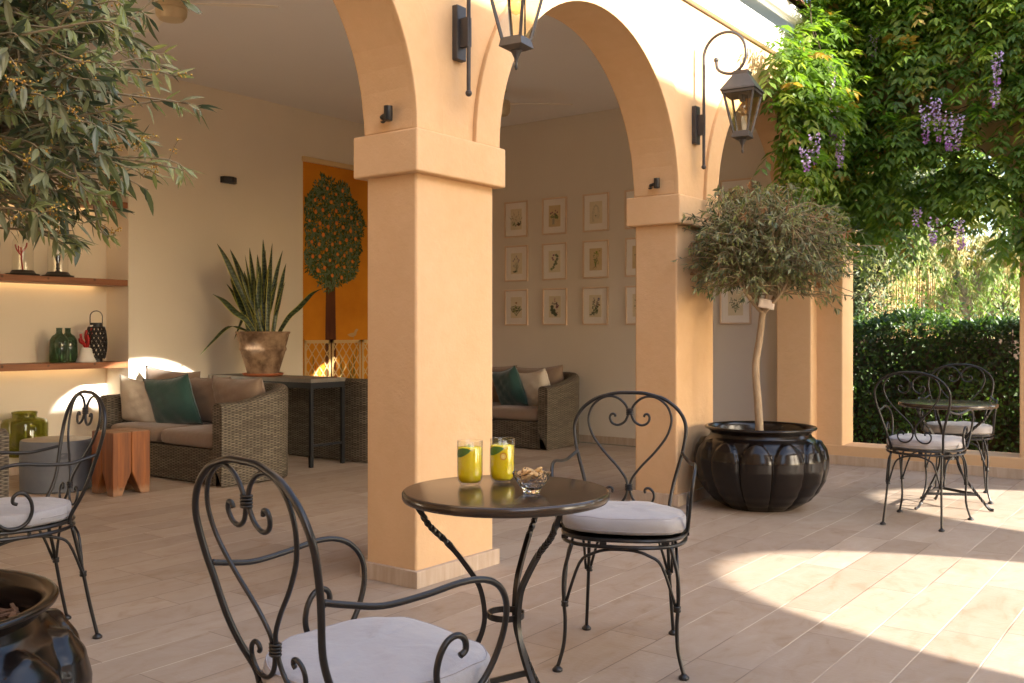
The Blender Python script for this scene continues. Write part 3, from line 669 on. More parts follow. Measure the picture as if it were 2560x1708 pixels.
for i, (v, row, kind, pap, lab) in enumerate(prints):
    t = thing('framed_print', lab, 'picture', (8.80, v+.004*math.sin(i*5), (2.468, 1.966, 1.466)[row]), R(-90), 'botanical prints on the end wall'); t.rotation_euler[1] = R(.45*math.sin(i*2.7))
    hw, hh, fw_ = 0.162, 0.204, 0.016
    m = MB()
    for a, b, c_, d in ((-hw, hw, hh-fw_, hh), (-hw, hw, -hh, -hh+fw_), (-hw, -hw+fw_, -hh+fw_, hh-fw_), (hw-fw_, hw, -hh+fw_, hh-fw_)): m.box(a, b, -0.022, -0.001, c_, d)
    m.build('frame', FRAME, t, bevel=0.002, bseg=1)
    m = MB(); m.box(-hw+fw_, hw-fw_, -0.008, -0.002, -hh+fw_, hh-fw_); m.build('mat_board', MATB, t)
    m = MB(); m.box(-0.078, 0.078, -0.0098, -0.0085, -0.118, 0.118); pp = m.build('print_paper', PAPER[pap], t)
    m, ms = plant_drawing(kind, 100+i); 
    if m.v:
        sc_ = 1.05; m.v = [(p[0]*sc_*1.25, p[1], p[2]*sc_*1.1) for p in m.v]; m.build('plant_drawing', ms, pp)
    m = MB(); m.quad((-hw+fw_, -0.0155, -hh+fw_), (hw-fw_, -0.0155, -hh+fw_), (hw-fw_, -0.0155, hh-fw_), (-hw+fw_, -0.0155, hh-fw_)); m.build('glass_pane', PGLASS, t)

# ------------------------------------------------------------------ wicker sofas
def make_sofa(name, label, L=1.70, D=0.80, group='wicker lounge sofas'):
    """local: front at y = 0, back at y = D, length along x; origin on the floor"""
    t = thing(name, label, 'sofa', group=group)
    RC = 0.30; th = 0.115; hx = L/2
    path = []
    for k in range(9): path.append((-hx, lerp(0, D-RC, k/8), Vector((-1, 0, 0))))
    for k in range(1, 13):
        a = math.pi-math.pi/2*k/12; path.append((-hx+RC+RC*math.cos(a), D-RC+RC*math.sin(a), Vector((math.cos(a), math.sin(a), 0))))
    for k in range(1, 11): path.append((lerp(-hx+RC, hx-RC, k/10), D, Vector((0, 1, 0))))
    for k in range(1, 13):
        a = math.pi/2-math.pi/2*k/12; path.append((hx-RC+RC*math.cos(a), D-RC+RC*math.sin(a), Vector((math.cos(a), math.sin(a), 0))))
    for k in range(1, 9): path.append((hx, lerp(D-RC, 0, k/8), Vector((1, 0, 0))))
    m = MB(); s = 0; prev = None; rows = []
    for i, (x, y, nrm) in enumerate(path):
        if i: s += math.hypot(x-path[i-1][0], y-path[i-1][1])
        H = 0.645+0.115*sstep((y-0.12)/(D-0.12))
        rows.append((x, y, nrm, H, s))
    P = []; prof_n = 0
    for (x, y, nrm, H, s) in rows:
        sec = []
        for z in (0.010, 0.12, 0.25, 0.4, 0.5, H-0.045): sec.append((0.0-0.012*(0.5-z)*0.6, z))
        for k in range(1, 8):
            a = math.pi*k/8; sec.append((-th/2+th/2*math.cos(a), H-0.045+0.045*math.sin(a)))
        for z in (H-0.045, 0.4, 0.2): sec.append((-th, z))
        t_ = 0; pts = []
        for j, (o, z) in enumerate(sec):
            if j: t_ += math.hypot(o-sec[j-1][0], z-sec[j-1][1])
            pts.append(((x+nrm.x*o, y+nrm.y*o, z), (s, t_)))
        P.append(pts)
    n = len(m.v); K = len(P[0])
    for pts in P: m.v += [p[0] for p in pts]
    for i in range(len(P)-1):
        for j in range(K-1):
            ids = (n+i*K+j, n+(i+1)*K+j, n+(i+1)*K+j+1, n+i*K+j+1)
            m.face(ids[::-1], [P[i][j+1][1], P[i+1][j+1][1], P[i+1][j][1], P[i][j][1]])
    for i in (0, len(P)-1):
        ids = [n+i*K+j for j in range(K)]; uv = [(p[0][0], p[0][2]) for p in P[i]]
        if i: ids = ids[::-1]; uv = uv[::-1]
        m.face(tuple(ids), uv)
    shell = m.build('wicker_shell', WICKER, t, auto=50)
    # seat base front panel
    m = MB(); a, b = -hx+th-0.004, hx-th+0.004
    m.quad((a, 0.03, 0.010), (b, 0.03, 0.010), (b, 0.03, 0.275), (a, 0.03, 0.275), [(a, 0.03), (b, 0.03), (b, 0.28), (a, 0.28)])
    m.quad((a, 0.03, 0.275), (b, 0.03, 0.275), (b, D-th, 0.275), (a, D-th, 0.275), [(a, 0), (b, 0), (b, .7), (a, .7)])
    m.build('seat_base', WICKER, t)
    # seat cushions
    half = (b-a)/2
    for k in range(2):
        x0 = a+k*half+0.005; x1 = x0+half-0.01
        m = MB(); rounded_slab(m, x0, x1, 0.005, D-th-0.01, 0.279, 0.405, 0.045)
        c = m.build('seat_cushion', TAN, t, smooth=True, subsurf=1)
    return t
def rounded_slab(m, x0, x1, y0, y1, z0, z1, r):
    nx, ny = 9, 7
    def rr(t, n): return sstep(t)
    top = {}
    def Z(i, j):
        u = (i/nx-.5)*2; v = (j/ny-.5)*2
        return 1-max(abs(u), abs(v))**8
    n = len(m.v); L = {}
    layers = [(z0, r*0.9), (z0+r*0.35, 0.004), ((z0+z1)/2, 0.0), (z1-r*0.35, 0.004), (z1, r*0.8)]
    per = []
    S = 10
    def outline(ins):
        xs0, xs1, ys0, ys1 = x0+ins, x1-ins, y0+ins, y1-ins; rc = r*1.2; pts = []
        for cx, cy, a0 in ((xs1-rc, ys1-rc, 0), (xs0+rc, ys1-rc, 90), (xs0+rc, ys0+rc, 180), (xs1-rc, ys0+rc, 270)):
            for k in range(5): a = R(a0+90*k/4); pts.append((cx+rc*math.cos(a), cy+rc*math.sin(a)))
        return pts
    rings = []
    for z, ins in layers:
        o = outline(ins); rings.append([len(m.v)+i for i in range(len(o))]); m.v += [(p[0], p[1], z) for p in o]
    for a, b in zip(rings, rings[1:]):
        for i in range(len(a)): j = (i+1) % len(a); m.face((a[i], a[j], b[j], b[i]))
    for ring, zz, up in ((rings[-1], z1+0.012, True), (rings[0], z0, False)):
        prev = ring; cx, cy = (x0+x1)/2, (y0+y1)/2
        for f in (0.75, 0.4):
            cur = [len(m.v)+i for i in range(len(prev))]
            m.v += [(cx+(m.v[q][0]-cx)*f, cy+(m.v[q][1]-cy)*f, lerp(m.v[q][2], zz, 1-f*0.5)) for q in ring]
            for i in range(len(cur)):
                j = (i+1) % len(cur); m.face((prev[i], prev[j], cur[j], cur[i]) if up else (prev[j], prev[i], cur[i], cur[j]))
            prev = cur
        m.face(tuple(prev) if up else tuple(prev[::-1]))
s1 = make_sofa('wicker_sofa', 'grey wicker tub sofa with green and white pillows, facing the wood stool')
s1.location = (4.52, 6.97, 0); s1.rotation_euler = (0, 0, R(-90))
s2 = copy_tree(s1); s2.location = (6.95, 6.93, 0); s2.rotation_euler = (0, 0, R(90)); s2['label'] = 'grey wicker sofa turned away behind the console table, partly hidden by the near pillar'
s3 = copy_tree(s1); s3.location = (7.895, 6.31, 0); s3.rotation_euler = (0, 0, R(-90)); s3['label'] = 'grey wicker sofa against the end wall under the framed prints'
s4 = copy_tree(s1); s4.location = (2.615, 6.30, 0); s4.rotation_euler = (0, 0, R(90)); s4['label'] = 'grey wicker sofa arm at the left picture edge before the green jar'

def pillow(name, w, h, t, material, label, loc, rot, cat='pillow', group=None, seed=1, tag_=False):
    random.seed(seed); n = 18; m = MB(); ph = [ru(0, 6.3) for _ in range(6)]
    def pt(i, j, sgn):
        u = -1+2*i/n; v = -1+2*j/n
        x = w/2*u*(1-0.085*(1-v*v)); z = h/2*v*(1-0.085*(1-u*u))
        e = max(0, (1-u**4)*(1-v**4))
        y = sgn*t/2*(e**0.55)*(1+0.06*math.sin(3.1*u+ph[0])*math.cos(2.3*v+ph[1]))
        y += 0.005*math.sin(9*u+5*v+ph[2])*e*(0.4+abs(v)) + 0.004*math.sin(15*v-7*u+ph[3])*e
        z -= 0.02*h*(1-u*u)*(1 if v > 0 else 0)*v
        return (x, y, z)
    for sgn in (-1, 1):
        k0 = len(m.v)
        for i in range(n+1):
            for j in range(n+1): m.v.append(pt(i, j, sgn))
        for i in range(n):
            for j in range(n):
                a = k0+i*(n+1)+j; q = (a, a+n+1, a+n+2, a+1); m.face(q if sgn < 0 else q[::-1])
    o = m.build(name, material, smooth=True, merge=True)
    edge = [pt(i, 0, 1) for i in range(n)]+[pt(n, j, 1) for j in range(n)]+[pt(n-i, n, 1) for i in range(n)]+[pt(0, n-j, 1) for j in range(n)]
    m = MB(); m.tube(edge, 0.0035, 5, closed=True); m.build('seam', material, o, smooth=True)
    o.location = loc; o.rotation_euler = rot
    return tag(o, label, cat, group)
BC = 'tan back cushions on the sofas'
# pillows: width axis x, height z, thin y; rotated so they lean on the backs (which lie at high x)
pillow('back_cushion', 0.66, 0.44, 0.20, TAN, 'plump tan back cushion at the near end of the green pillow sofa', (5.06, 6.60, 0.605), (R(12), 0, R(-90)), 'cushion', BC, 1)
pillow('back_cushion', 0.66, 0.44, 0.20, TAN, 'tan back cushion leaning beside the dark green pillow', (5.07, 7.06, 0.60), (R(12), 0, R(-84)), 'cushion', BC, 2)
pillow('back_cushion', 0.66, 0.48, 0.19, TAN, 'tan back cushion standing highest, behind the dark green pillow', (5.02, 7.48, 0.63), (R(8), R(4), R(-80)), 'cushion', BC, 3)
pillow('throw_pillow', 0.47, 0.45, 0.17, GREEN, 'dark green square pillow propped in front of the tan cushions', (4.80, 7.17, 0.60), (R(17), R(-6), R(-74)), seed=4, group='pillows on the near sofa')
pillow('throw_pillow', 0.44, 0.42, 0.15, CREAM, 'cream white pillow half behind the large green pillow', (4.72, 7.50, 0.59), (R(14), R(8), R(-70)), seed=5, group='pillows on the near sofa')
pillow('back_cushion', 0.66, 0.46, 0.20, TAN, 'tan back cushion at the near end of the end wall sofa', (8.44, 5.93, 0.60), (R(10), R(-3), R(-90)), 'cushion', BC, 6)
pillow('back_cushion', 0.66, 0.46, 0.20, TAN, 'tan back cushion of the end wall sofa, cut by the near pillar', (8.44, 6.53, 0.60), (R(10), 0, R(-92)), 'cushion', BC, 7)
pillow('throw_pillow', 0.44, 0.43, 0.16, CREAM, 'off white pillow on the end wall sofa, next to its arm', (8.24, 5.84, 0.58), (R(16), R(-8), R(-100)), seed=8, group='pillows on the far sofa')
pillow('throw_pillow', 0.45, 0.44, 0.16, GREEN, 'dark green pillow on the end wall sofa, beside the off white one', (8.17, 6.14, 0.59), (R(16), R(-10), R(-108)), seed=9, group='pillows on the far sofa')

# ------------------------------------------------------------------ console, plant, stools, jars, ornaments
t = thing('console_table', 'narrow console table with slim black legs between the back to back sofas', 'table', (5.87, 7.16, 0))
m = MB(); m.box(-0.205, 0.205, -0.74, 0.72, 0.742, 0.776); m.build('table_top', mat('grey_slate_top', (0.17, 0.15, 0.12), 0.5, var=((0.24, 0.20, 0.15), 8, 1.5), bump=[(20, 0.2, 0.004)]), t, bevel=0.002)
m = MB()
for a, b, c_, d in ((-.2, .2, -.735, -.705), (-.2, .2, .685, .715), (-.2, -.17, -.705, .685), (.17, .2, -.705, .685)): m.box(a, b, c_, d, 0.69, 0.7415)
m.build('apron', BLACK, t)
for x in (-.185, .185):
    for y in (-.72, .70):
        m = MB(); m.prism([(x-.015, y-.015), (x+.015, y-.015), (x+.015, y+.015), (x-.015, y+.015)], 0, 0.69); m.build('leg', BLACK, t)
m = MB(); m.box(-.17, .17, -.73, -.71, 0.18, 0.2); m.box(-.17, .17, .69, .71, 0.18, 0.2); m.build('stretcher', BLACK, t)
PX_, PY_ = 5.79, 7.22
sau = tag(MB().build('x', TERRA2), '', '') if False else None
m = MB(); m.lathe([(0.13, 0), (0.175, 0.006), (0.19, 0.028), (0.182, 0.03), (0.168, 0.014), (0.01, 0.012)], 40)
tag(m.build('plant_saucer', TERRA2, loc=(PX_, PY_, 0.776), smooth=True), 'orange clay saucer under the weathered plant pot', 'saucer')
m = MB(); m.lathe([(0.135, 0), (0.142, 0.01), (0.175, 0.12), (0.203, 0.215), (0.214, 0.228), (0.214, 0.248), (0.207, 0.258), (0.222, 0.31), (0.238, 0.375), (0.25, 0.392), (0.246, 0.402), (0.232, 0.398), (0.222, 0.36), (0.215, 0.345)], 48, cap1=False)
pot = tag(m.build('plant_pot', TERRA, loc=(PX_, PY_, 0.79), smooth=True), 'weathered brown terracotta pot holding the snake plant', 'pot')
m = MB(); m.lathe([(0.21, 0.345), (0.01, 0.355)], 32, cap0=False); m.build('soil', SOIL, pot)
# snake plant: banded sword leaves with yellow rims
def snake_mats():
    a = bpy.data.materials.new('snake_leaf'); a.use_nodes = True; nt = a.node_tree; p = nt.nodes['Principled BSDF']
    w = N_(nt, 'TexWave', wave_type='BANDS', bands_direction='Z'); w.inputs['Scale'].default_value = 9; w.inputs['Distortion'].default_value = 9; w.inputs['Detail'].default_value = 3; w.inputs['Detail Scale'].default_value = 2.5
    nt.links.new(objco(nt), w.inputs['Vector'])
    nt.links.new(mixc(nt, w.outputs['Fac'], (0.012, 0.028, 0.010), (0.075, 0.11, 0.045)), p.inputs['Base Color']); p.inputs['Roughness'].default_value = 0.4
    return [a, mat('snake_leaf_rim', (0.42, 0.40, 0.06), 0.45)]
sp = thing('snake_plant', 'tall snake plant with upright yellow edged leaves in terracotta pot', 'plant', (PX_, PY_, 1.135))
random.seed(21); m = MB()
def sword(m, b, pts, w, tw0):
    P = cr([b]+pts, 7); N = len(P); k0 = len(m.v)
    for i, p in enumerate(P):
        t = i/(N-1); ww = w*(0.55+0.45*min(1, t*2.2))*(1 if t < .62 else max(0.02, 1-((t-.62)/.38)**1.6))
        T = (P[min(i+1, N-1)]-P[max(i-1, 0)]).normalized()
        a = tw0+t*0.9; sd = Vector((math.cos(a), math.sin(a), 0)); sd = (sd-T*sd.dot(T)).normalized(); up = T.cross(sd)
        for o, dz in ((-1, .22), (-.82, .13), (0, -.08), (.82, .13), (1, .22)): m.v.append(tuple(p+sd*ww*o+up*ww*dz))
    for i in range(N-1):
        for j in range(4):
            m.mi = 1 if j in (0, 3) else 0
            a = k0+i*5+j; m.face((a, a+1, a+6, a+5))
# (tip offsets are seen across and up from the pot centre)
ax = Vector((0.80, -0.6, 0)).normalized(); 
tips = [(-.50, .86, 1.15), (-.36, .82, .9), (-.2, .76, .6), (.10, .88, .5), (.26, .70, .6), (.24, .52, .5), (.66, .46, 1.4), (-.55, .40, 1.2), (-.36, .55, .8), (-.40, .50, .9), (-.36, .60, .8), (-.14, .70, .5), (-.03, .66, .3), (.16, .52, .4), (-.06, .74, .3), (.02, .60, .3), (.06, .68, .2), (-.1, .5, .3), (.12, .40, .3), (-.22, .38, .6), (.03, .82, .3), (-.27, .68, .5)]
tips = [(dx*.82, dz*1.0, b_) for dx, dz, b_ in tips]+[(-.05, .78, .2), (.07, .74, .2), (-.12, .84, .3), (.0, .92, .2), (.14, .62, .3), (-.17, .62, .3), (.05, .55, .2), (-.08, .58, .2), (.18, .82, .4)]
for i, (dx, dz, bend) in enumerate(tips):
    dep = ru(-.10, .10); b = Vector((dx*0.2+ru(-.05, .05), ru(-.08, .08), 0.0)); 
    tip = ax*dx + Vector((0.6, 0.8, 0))*dep + Vector((0, 0, dz))
    mid = b.lerp(tip, .5) + Vector((0, 0, dz*.08*bend)); 
    sword(m, b, [b.lerp(mid, .5)+Vector((0, 0, .04)), mid, mid.lerp(tip, .55)+Vector((0, 0, .02*bend)), tip], ru(.024, .033), ru(-.6, .6)-.6)
for dx, dz, mz in ((-.56, -.16, .10), (-.26, -.02, .26)):
    tip = ax*dx+Vector((0, 0, dz)); sword(m, Vector((-.08, 0, 0)), [ax*(dx*.3)+Vector((0, 0, mz*.75)), ax*(dx*.55)+Vector((0, 0, mz)), ax*(dx*.8)+Vector((0, 0, (mz+dz)*.5)), tip], .02, -.6)
m.build('foliage', snake_mats(), sp, smooth=True)

# carved cedar stool
t = thing('wood_stool', 'square orange cedar stool with notched feet', 'stool', (3.965, 6.57, 0), R(-1))
hs, H, na, nf = 0.148, 0.46, 0.165, 0.075
m = MB()
for k, (x0, x1) in enumerate(((-hs, -0.0012), (0.0012, hs))):
    for y0, y1 in ((-hs, -.0012), (.0012, hs)):
        # four legs joined in a block; each leg tapers from the notch apex to its foot
        ox = x0 if x0 < -.05 else x1; ix = x1 if ox == x0 else x0; oy = y0 if y0 < -.05 else y1; iy = y1 if oy == y0 else y0
        fx = ox*(1-nf/hs) ; fy = oy*(1-nf/hs)
        lo = [(ox*.985, oy*.985, 0), (fx, oy*.985, 0), (fx, fy, 0), (ox*.985, fy, 0)]
        mid = [(ox, oy, na), (ix, oy, na), (ix, iy, na), (ox, iy, na)]; top = [(p[0]*.995, p[1]*.995, H) for p in mid]
        n = len(m.v); m.v += lo+mid+top; flip = (ox*oy < 0)
        fs = [(3,2,1,0), (8,9,10,11)]+[(a, (a+1) % 4, (a+1) % 4+4, a+4) for a in range(4)]+[(a+4, (a+1) % 4+4, (a+1) % 4+8, a+8) for a in range(4)]
        for q in fs: q = tuple(n+i for i in q); m.face(q[::-1] if flip else q)
m.build('body', CEDAR, t, bevel=0.008, bseg=2)
# blue grey drum stool
t = thing('drum_stool', 'round blue grey drum stool with a recessed handle slot', 'stool', (3.76, 7.10, 0))
DR = mat('grey_blue_concrete', (0.105, 0.115, 0.135), 0.7, var=((0.135, 0.145, 0.165), 6, 1.3), bump=[(50, 0.15, 0.003)])
m = MB(); m.lathe([(0.238, 0), (0.25, 0.012), (0.254, 0.19), (0.25, 0.366), (0.243, 0.378)], 56, cap1=False); m.build('body', DR, t, auto=40)
m = MB(); m.lathe([(0.243, 0.3782), (0.15, 0.38), (0.01, 0.381)], 56, cap0=False); m.build('seat', mat('pale_drum_top', (0.30, 0.26, 0.20), 0.55, var=((0.40, 0.35, 0.26), 9, 1.5), bump=[(14, 0.3, 0.006)]), t, smooth=True)  # top is paler and browner than the body
ang = math.atan2(-7.10, -3.76)+0.2
m = MB(); out = []
for k in range(24):
    a = 2*math.pi*k/24; u = 0.045*math.copysign(min(1, abs(math.cos(a))*1.6), math.cos(a)); w = 0.019*math.sin(a)
    q = ang+u/0.2535; out.append((0.2542*math.cos(q), 0.2542*math.sin(q), 0.275+w))
m.tube(out, 0.003, 6, closed=True); inner = [(p[0]*1.001, p[1]*1.001, p[2]) for p in out]; m.poly(inner)
m.build('handle_slot', mat('slot_shade', (0.08, 0.088, 0.104), 0.8), t)

def bottle_glass(name, col, rough=0.03):
    m = bpy.data.materials.new(name); m.use_nodes = True; nt = m.node_tree; nt.nodes.remove(nt.nodes['Principled BSDF'])
    tr = N_(nt, 'BsdfTransparent'); tr.inputs[0].default_value = (*col, 1)
    df = N_(nt, 'BsdfDiffuse'); df.inputs[0].default_value = (*[x*0.55 for x in col], 1)
    gl = N_(nt, 'BsdfGlossy'); gl.inputs['Roughness'].default_value = rough
    lw = N_(nt, 'LayerWeight'); lw.inputs[0].default_value = 0.45
    m1 = N_(nt, 'MixShader'); nt.links.new(mth(nt, 'ADD', mth(nt, 'MULTIPLY', lw.outputs['Facing'], 0.45), 0.10), m1.inputs[0]); nt.links.new(tr.outputs[0], m1.inputs[1]); nt.links.new(df.outputs[0], m1.inputs[2])
    m2 = N_(nt, 'MixShader'); nt.links.new(mth(nt, 'ADD', mth(nt, 'MULTIPLY', mth(nt, 'POWER', lw.outputs['Facing'], 4.0), 0.7), 0.05), m2.inputs[0]); nt.links.new(m1.outputs[0], m2.inputs[1]); nt.links.new(gl.outputs[0], m2.inputs[2])
    nt.links.new(m2.outputs[0], nt.nodes['Material Output'].inputs[0]); return m
JARG = bottle_glass('olive_green_glass', (0.62, 0.62, 0.10)); BOTG = bottle_glass('bottle_green_glass', (0.34, 0.52, 0.34))
m = MB(); m.lathe([(0.155, 0), (0.175, 0.012), (0.178, 0.05), (0.178, 0.27), (0.165, 0.30), (0.10, 0.315), (0.094, 0.32), (0.094, 0.345), (0.098, 0.35), (0.098, 0.365), (0.09, 0.366), (0.088, 0.32), (0.15, 0.30), (0.17, 0.27), (0.17, 0.03)], 48, cap1=False)
tag(m.build('glass_jar', JARG, loc=(3.93, 7.86, 0.0) if False else (3.99, 8.05, 0.157), smooth=True), 'large olive green glass jar on the floor level ledge of the niche', 'jar')
def vat(x, y, v=8.07): return (x, v, y)
bp = [(0.068, 0), (0.078, 0.008), (0.078, 0.16), (0.074, 0.195), (0.055, 0.23), (0.03, 0.247), (0.024, 0.26), (0.024, 0.293), (0.027, 0.298), (0.021, 0.299), (0.019, 0.26), (0.05, 0.226), (0.072, 0.19), (0.073, 0.02)]
for x, y, lab in ((4.275, 8.03, 'left one of two green glass bottles on the lowest niche shelf'), (4.405, 8.13, 'right one of two green glass bottles, overlapped by its neighbour')):
    m = MB(); m.lathe(bp, 36, cap1=False); tag(m.build('glass_bottle', BOTG, loc=(x, y, 0.9225), smooth=True), lab, 'bottle', 'green bottles on the niche shelf')
# coral ornament
t = thing('coral_ornament', 'red coral candle holder on a white sculpted base', 'ornament', (4.50, 8.0, 0.9225))
m = MB(); m.lathe([(0.078, 0), (0.08, 0.012), (0.064, 0.05), (0.05, 0.09), (0.042, 0.12), (0.03, 0.128)], 24, rf=lambda r, z, a: r*(1+0.06*math.sin(7*a+z*60))); m.build('base', WHITE, t, smooth=True)
CORAL = mat('red_coral', (0.36, 0.012, 0.01), 0.45, bump=[(60, 0.4, 0.004)])
m = MB(); random.seed(3)
for p in ([(0,0,.12),(.02,0,.19),(.045,.0,.25),(.05,.01,.31)], [(0,0,.12),(-.02,.01,.17),(-.045,.0,.20),(-.05,0,.25)], [(0,0,.12),(.01,-.02,.18),(-.0,-.02,.24)], [(.02,0,.17),(.0,.01,.22),(.01,.01,.28)], [(-.02,.0,.16),(-.06,-.01,.18),(-.065,-.01,.21)]):
    q = cr(p, 5); m.tube(q, [lerp(.014, .010, i/(len(q)-1)) for i in range(len(q))], 8)
m.build('coral_branches', CORAL, t, smooth=True)
m = MB(); m.lathe([(.006, .305), (.02, .318), (.021, .325), (.006, .325)], 16, c=(.05, .01, 0)); m.lathe([(.006, .245), (.02, .256), (.021, .263), (.006, .263)], 16, c=(-.05, 0, 0)); m.build('candle_cups', WHITE, t, smooth=True)
# woven lantern
t = thing('woven_lantern', 'black open weave lantern with a hoop handle on the niche shelf', 'lantern', (4.605, 8.02, 0.9225))
m = MB()
def lr(z): return 0.062+0.024*math.sin(math.pi*min(1, max(0, (z-.02)/.29)))**0.6
for k in range(14):
    for sg in (1, -1):
        P = [(lr(z)*math.cos(a), lr(z)*math.sin(a), z) for z, a in [(.03+.28*j/18, 2*math.pi*k/14+sg*1.7*j/18) for j in range(19)]]; m.tube(P, .0055, 5)
for z in (.04, .085, .13, .175, .22, .265, .305): m.tube([((lr(z)+.002)*math.cos(2*math.pi*k/24), (lr(z)+.002)*math.sin(2*math.pi*k/24), z) for k in range(24)], .005, 5, closed=True)
m.build('woven_body', BLACK, t, smooth=True)
m = MB(); m.lathe([(.052, 0), (.052, .035), (.046, .04), (.046, .03)], 24, cap1=False); m.lathe([(.055, .30), (.052, .345), (.048, .345), (.048, .30)], 24, cap0=False, cap1=False); m.build('collar', BLACK, t)
m = MB(); hpts = [(-.05, 0, .33), (-.05, 0, .40)]+[(-.05*math.cos(math.pi*k/10), 0, .40+.05*math.sin(math.pi*k/10)) for k in range(1, 10)]+[(.05, 0, .40), (.05, 0, .33)]; m.tube(hpts, .004, 6)
hd = m.build('handle', BLACK, t); hd.rotation_euler = (0, 0, R(-37))
# glass domes
DOME = thin_glass('dome_glass', (0.97, 0.97, 0.95), 1.0)
for x, lab, kind in ((3.985, 'glass dome with red coral sprig on black base', 0), (4.285, 'glass dome with a dark candlestick on black base', 1)):
    t = thing('glass_dome', lab+', on the middle shelf', 'glass dome', (x, 8.07, 1.6525), 0, 'glass domes on the middle niche shelf')
    m = MB(); m.lathe([(.125, 0), (.13, .006), (.128, .018), (.10, .022), (.085, .045), (.08, .048)], 40); m.build('base', BLACK, t, smooth=True)
    m = MB(); m.lathe([(.082, .048), (.082, .24), (.076, .29), (.058, .33), (.03, .352), (.001, .358)], 40, cap0=False, cap1=False); m.build('dome', DOME, t, smooth=True)
    m = MB()
    if kind == 0:
        for p in ([(0,0,.05),(-.01,0,.15),(-.015,.0,.24)], [(-.012,0,.17),(-.05,0,.22),(-.06,0,.26)], [(-.012,0,.19),(.03,.01,.24),(.04,.01,.28)], [(-.03,0,.2),(-.035,0,.25)]): m.tube(cr(p, 5), .006, 7)
        m.build('coral_sprig', CORAL, t, smooth=True)
    else:
        m.lathe([(.03, .049), (.012, .06), (.01, .07), (.018, .08), (.010, .09), (.014, .11), (.01, .13), (.02, .15), (.022, .19), (.01, .2)], 16); m.build('candlestick', BLACK, t, smooth=True)

# ------------------------------------------------------------------ wall lights, spots, fans, lanterns
t = thing('wall_uplight', 'small black wedge shaped uplight on the beige back wall', 'wall light', (5.90, 7.9, 2.675))
m = MB(); m.prism([(-.085, 0), (.085, 0), (.075, -.05), (.012, -.085), (-.012, -.085), (-.075, -.05)][::-1], -.03, .03); m.build('housing', BLACK, t, bevel=.002)
for px, lab in ((PX[3], 'small black spotlight above the near pillar capital'), (PX[4], 'small black spotlight above the second pillar capital')):
    t = thing('spotlight', lab, 'spotlight', (px-0.29-0.017, 3.21, SP+0.072), 0, 'spotlights on the pillars')
    m = MB(); P = cr([(0.014, 0, 0), (-0.004, 0, 0)], 2); m.tube([(0.014, .0, 0), (-.006, .0, 0)], .023, 20); m.build('wall_plate', BLACK, t)
    m = MB(); m.tube([(-.004, 0, 0), (-.03, -.015, 0.0), (-.045, -.06, 0.005)], .011, 10); m.build('arm', BLACK, t)
    m = MB(); m.lathe([(.018, -.034), (.0205, -.03), (.0205, .034), (.018, .034), (.0175, .02), (.002, .019)], 24, c=(-.045, -.07, 0.008), cap1=False); m.build('barrel', BLACK, t, auto=40)
FANC = mat('cream_fan', (0.55, 0.45, 0.28), 0.45); FANB = mat('fan_blade', (0.84, 0.80, 0.72), 0.5)
for x, y, a0, lab in ((3.82, 5.72, -47, 'cream ceiling fan half hidden by the big olive leaves'), (7.40, 5.68, -50, 'cream ceiling fan seen through the second arch')):
    t = thing('ceiling_fan', lab, 'ceiling fan', (x, y, 3.55), 0, 'ceiling fans in the loggia')
    m = MB(); m.lathe([(.07, -.001), (.07, -.03), (.03, -.05), (.016, -.06), (.016, -.1), (.05, -.11), (.1, -.13), (.104, -.15), (.104, -.165), (.098, -.167), (.098, -.172), (.104, -.174), (.104, -.19), (.098, -.192), (.098, -.197), (.104, -.2), (.1, -.235), (.08, -.262), (.02, -.275)][::-1], 40); m.build('motor', FANC, t, auto=35)
    for k in range(3):
        a = R(a0+120*k); ca, sa = math.cos(a), math.sin(a); m = MB(); P = []
        for r, w in ((.10, .03), (.2, .05), (.3, .062), (.55, .066), (.68, .058), (.71, .03)):
            for o, dz in ((-1, -.012), (1, .012)): P.append((ca*r-sa*w*o, sa*r+ca*w*o, -.145+dz))
        n = len(m.v); m.v += P+[(p[0], p[1], p[2]-.006) for p in P]; N = len(P)
        for i in range(0, N-2, 2): m.face((n+i, n+i+2, n+i+3, n+i+1)); m.face((n+N+i+1, n+N+i+3, n+N+i+2, n+N+i)); m.face((n+i, n+N+i, n+N+i+2, n+i+2)); m.face((n+i+1, n+i+3, n+N+i+3, n+N+i+1))
        m.face((n+N-2, n+2*N-2, n+2*N-1, n+N-1)); m.build('blade', FANB, t)
LGLASS = thin_glass('lantern_glass', (0.93, 0.90, 0.80), 1.2)
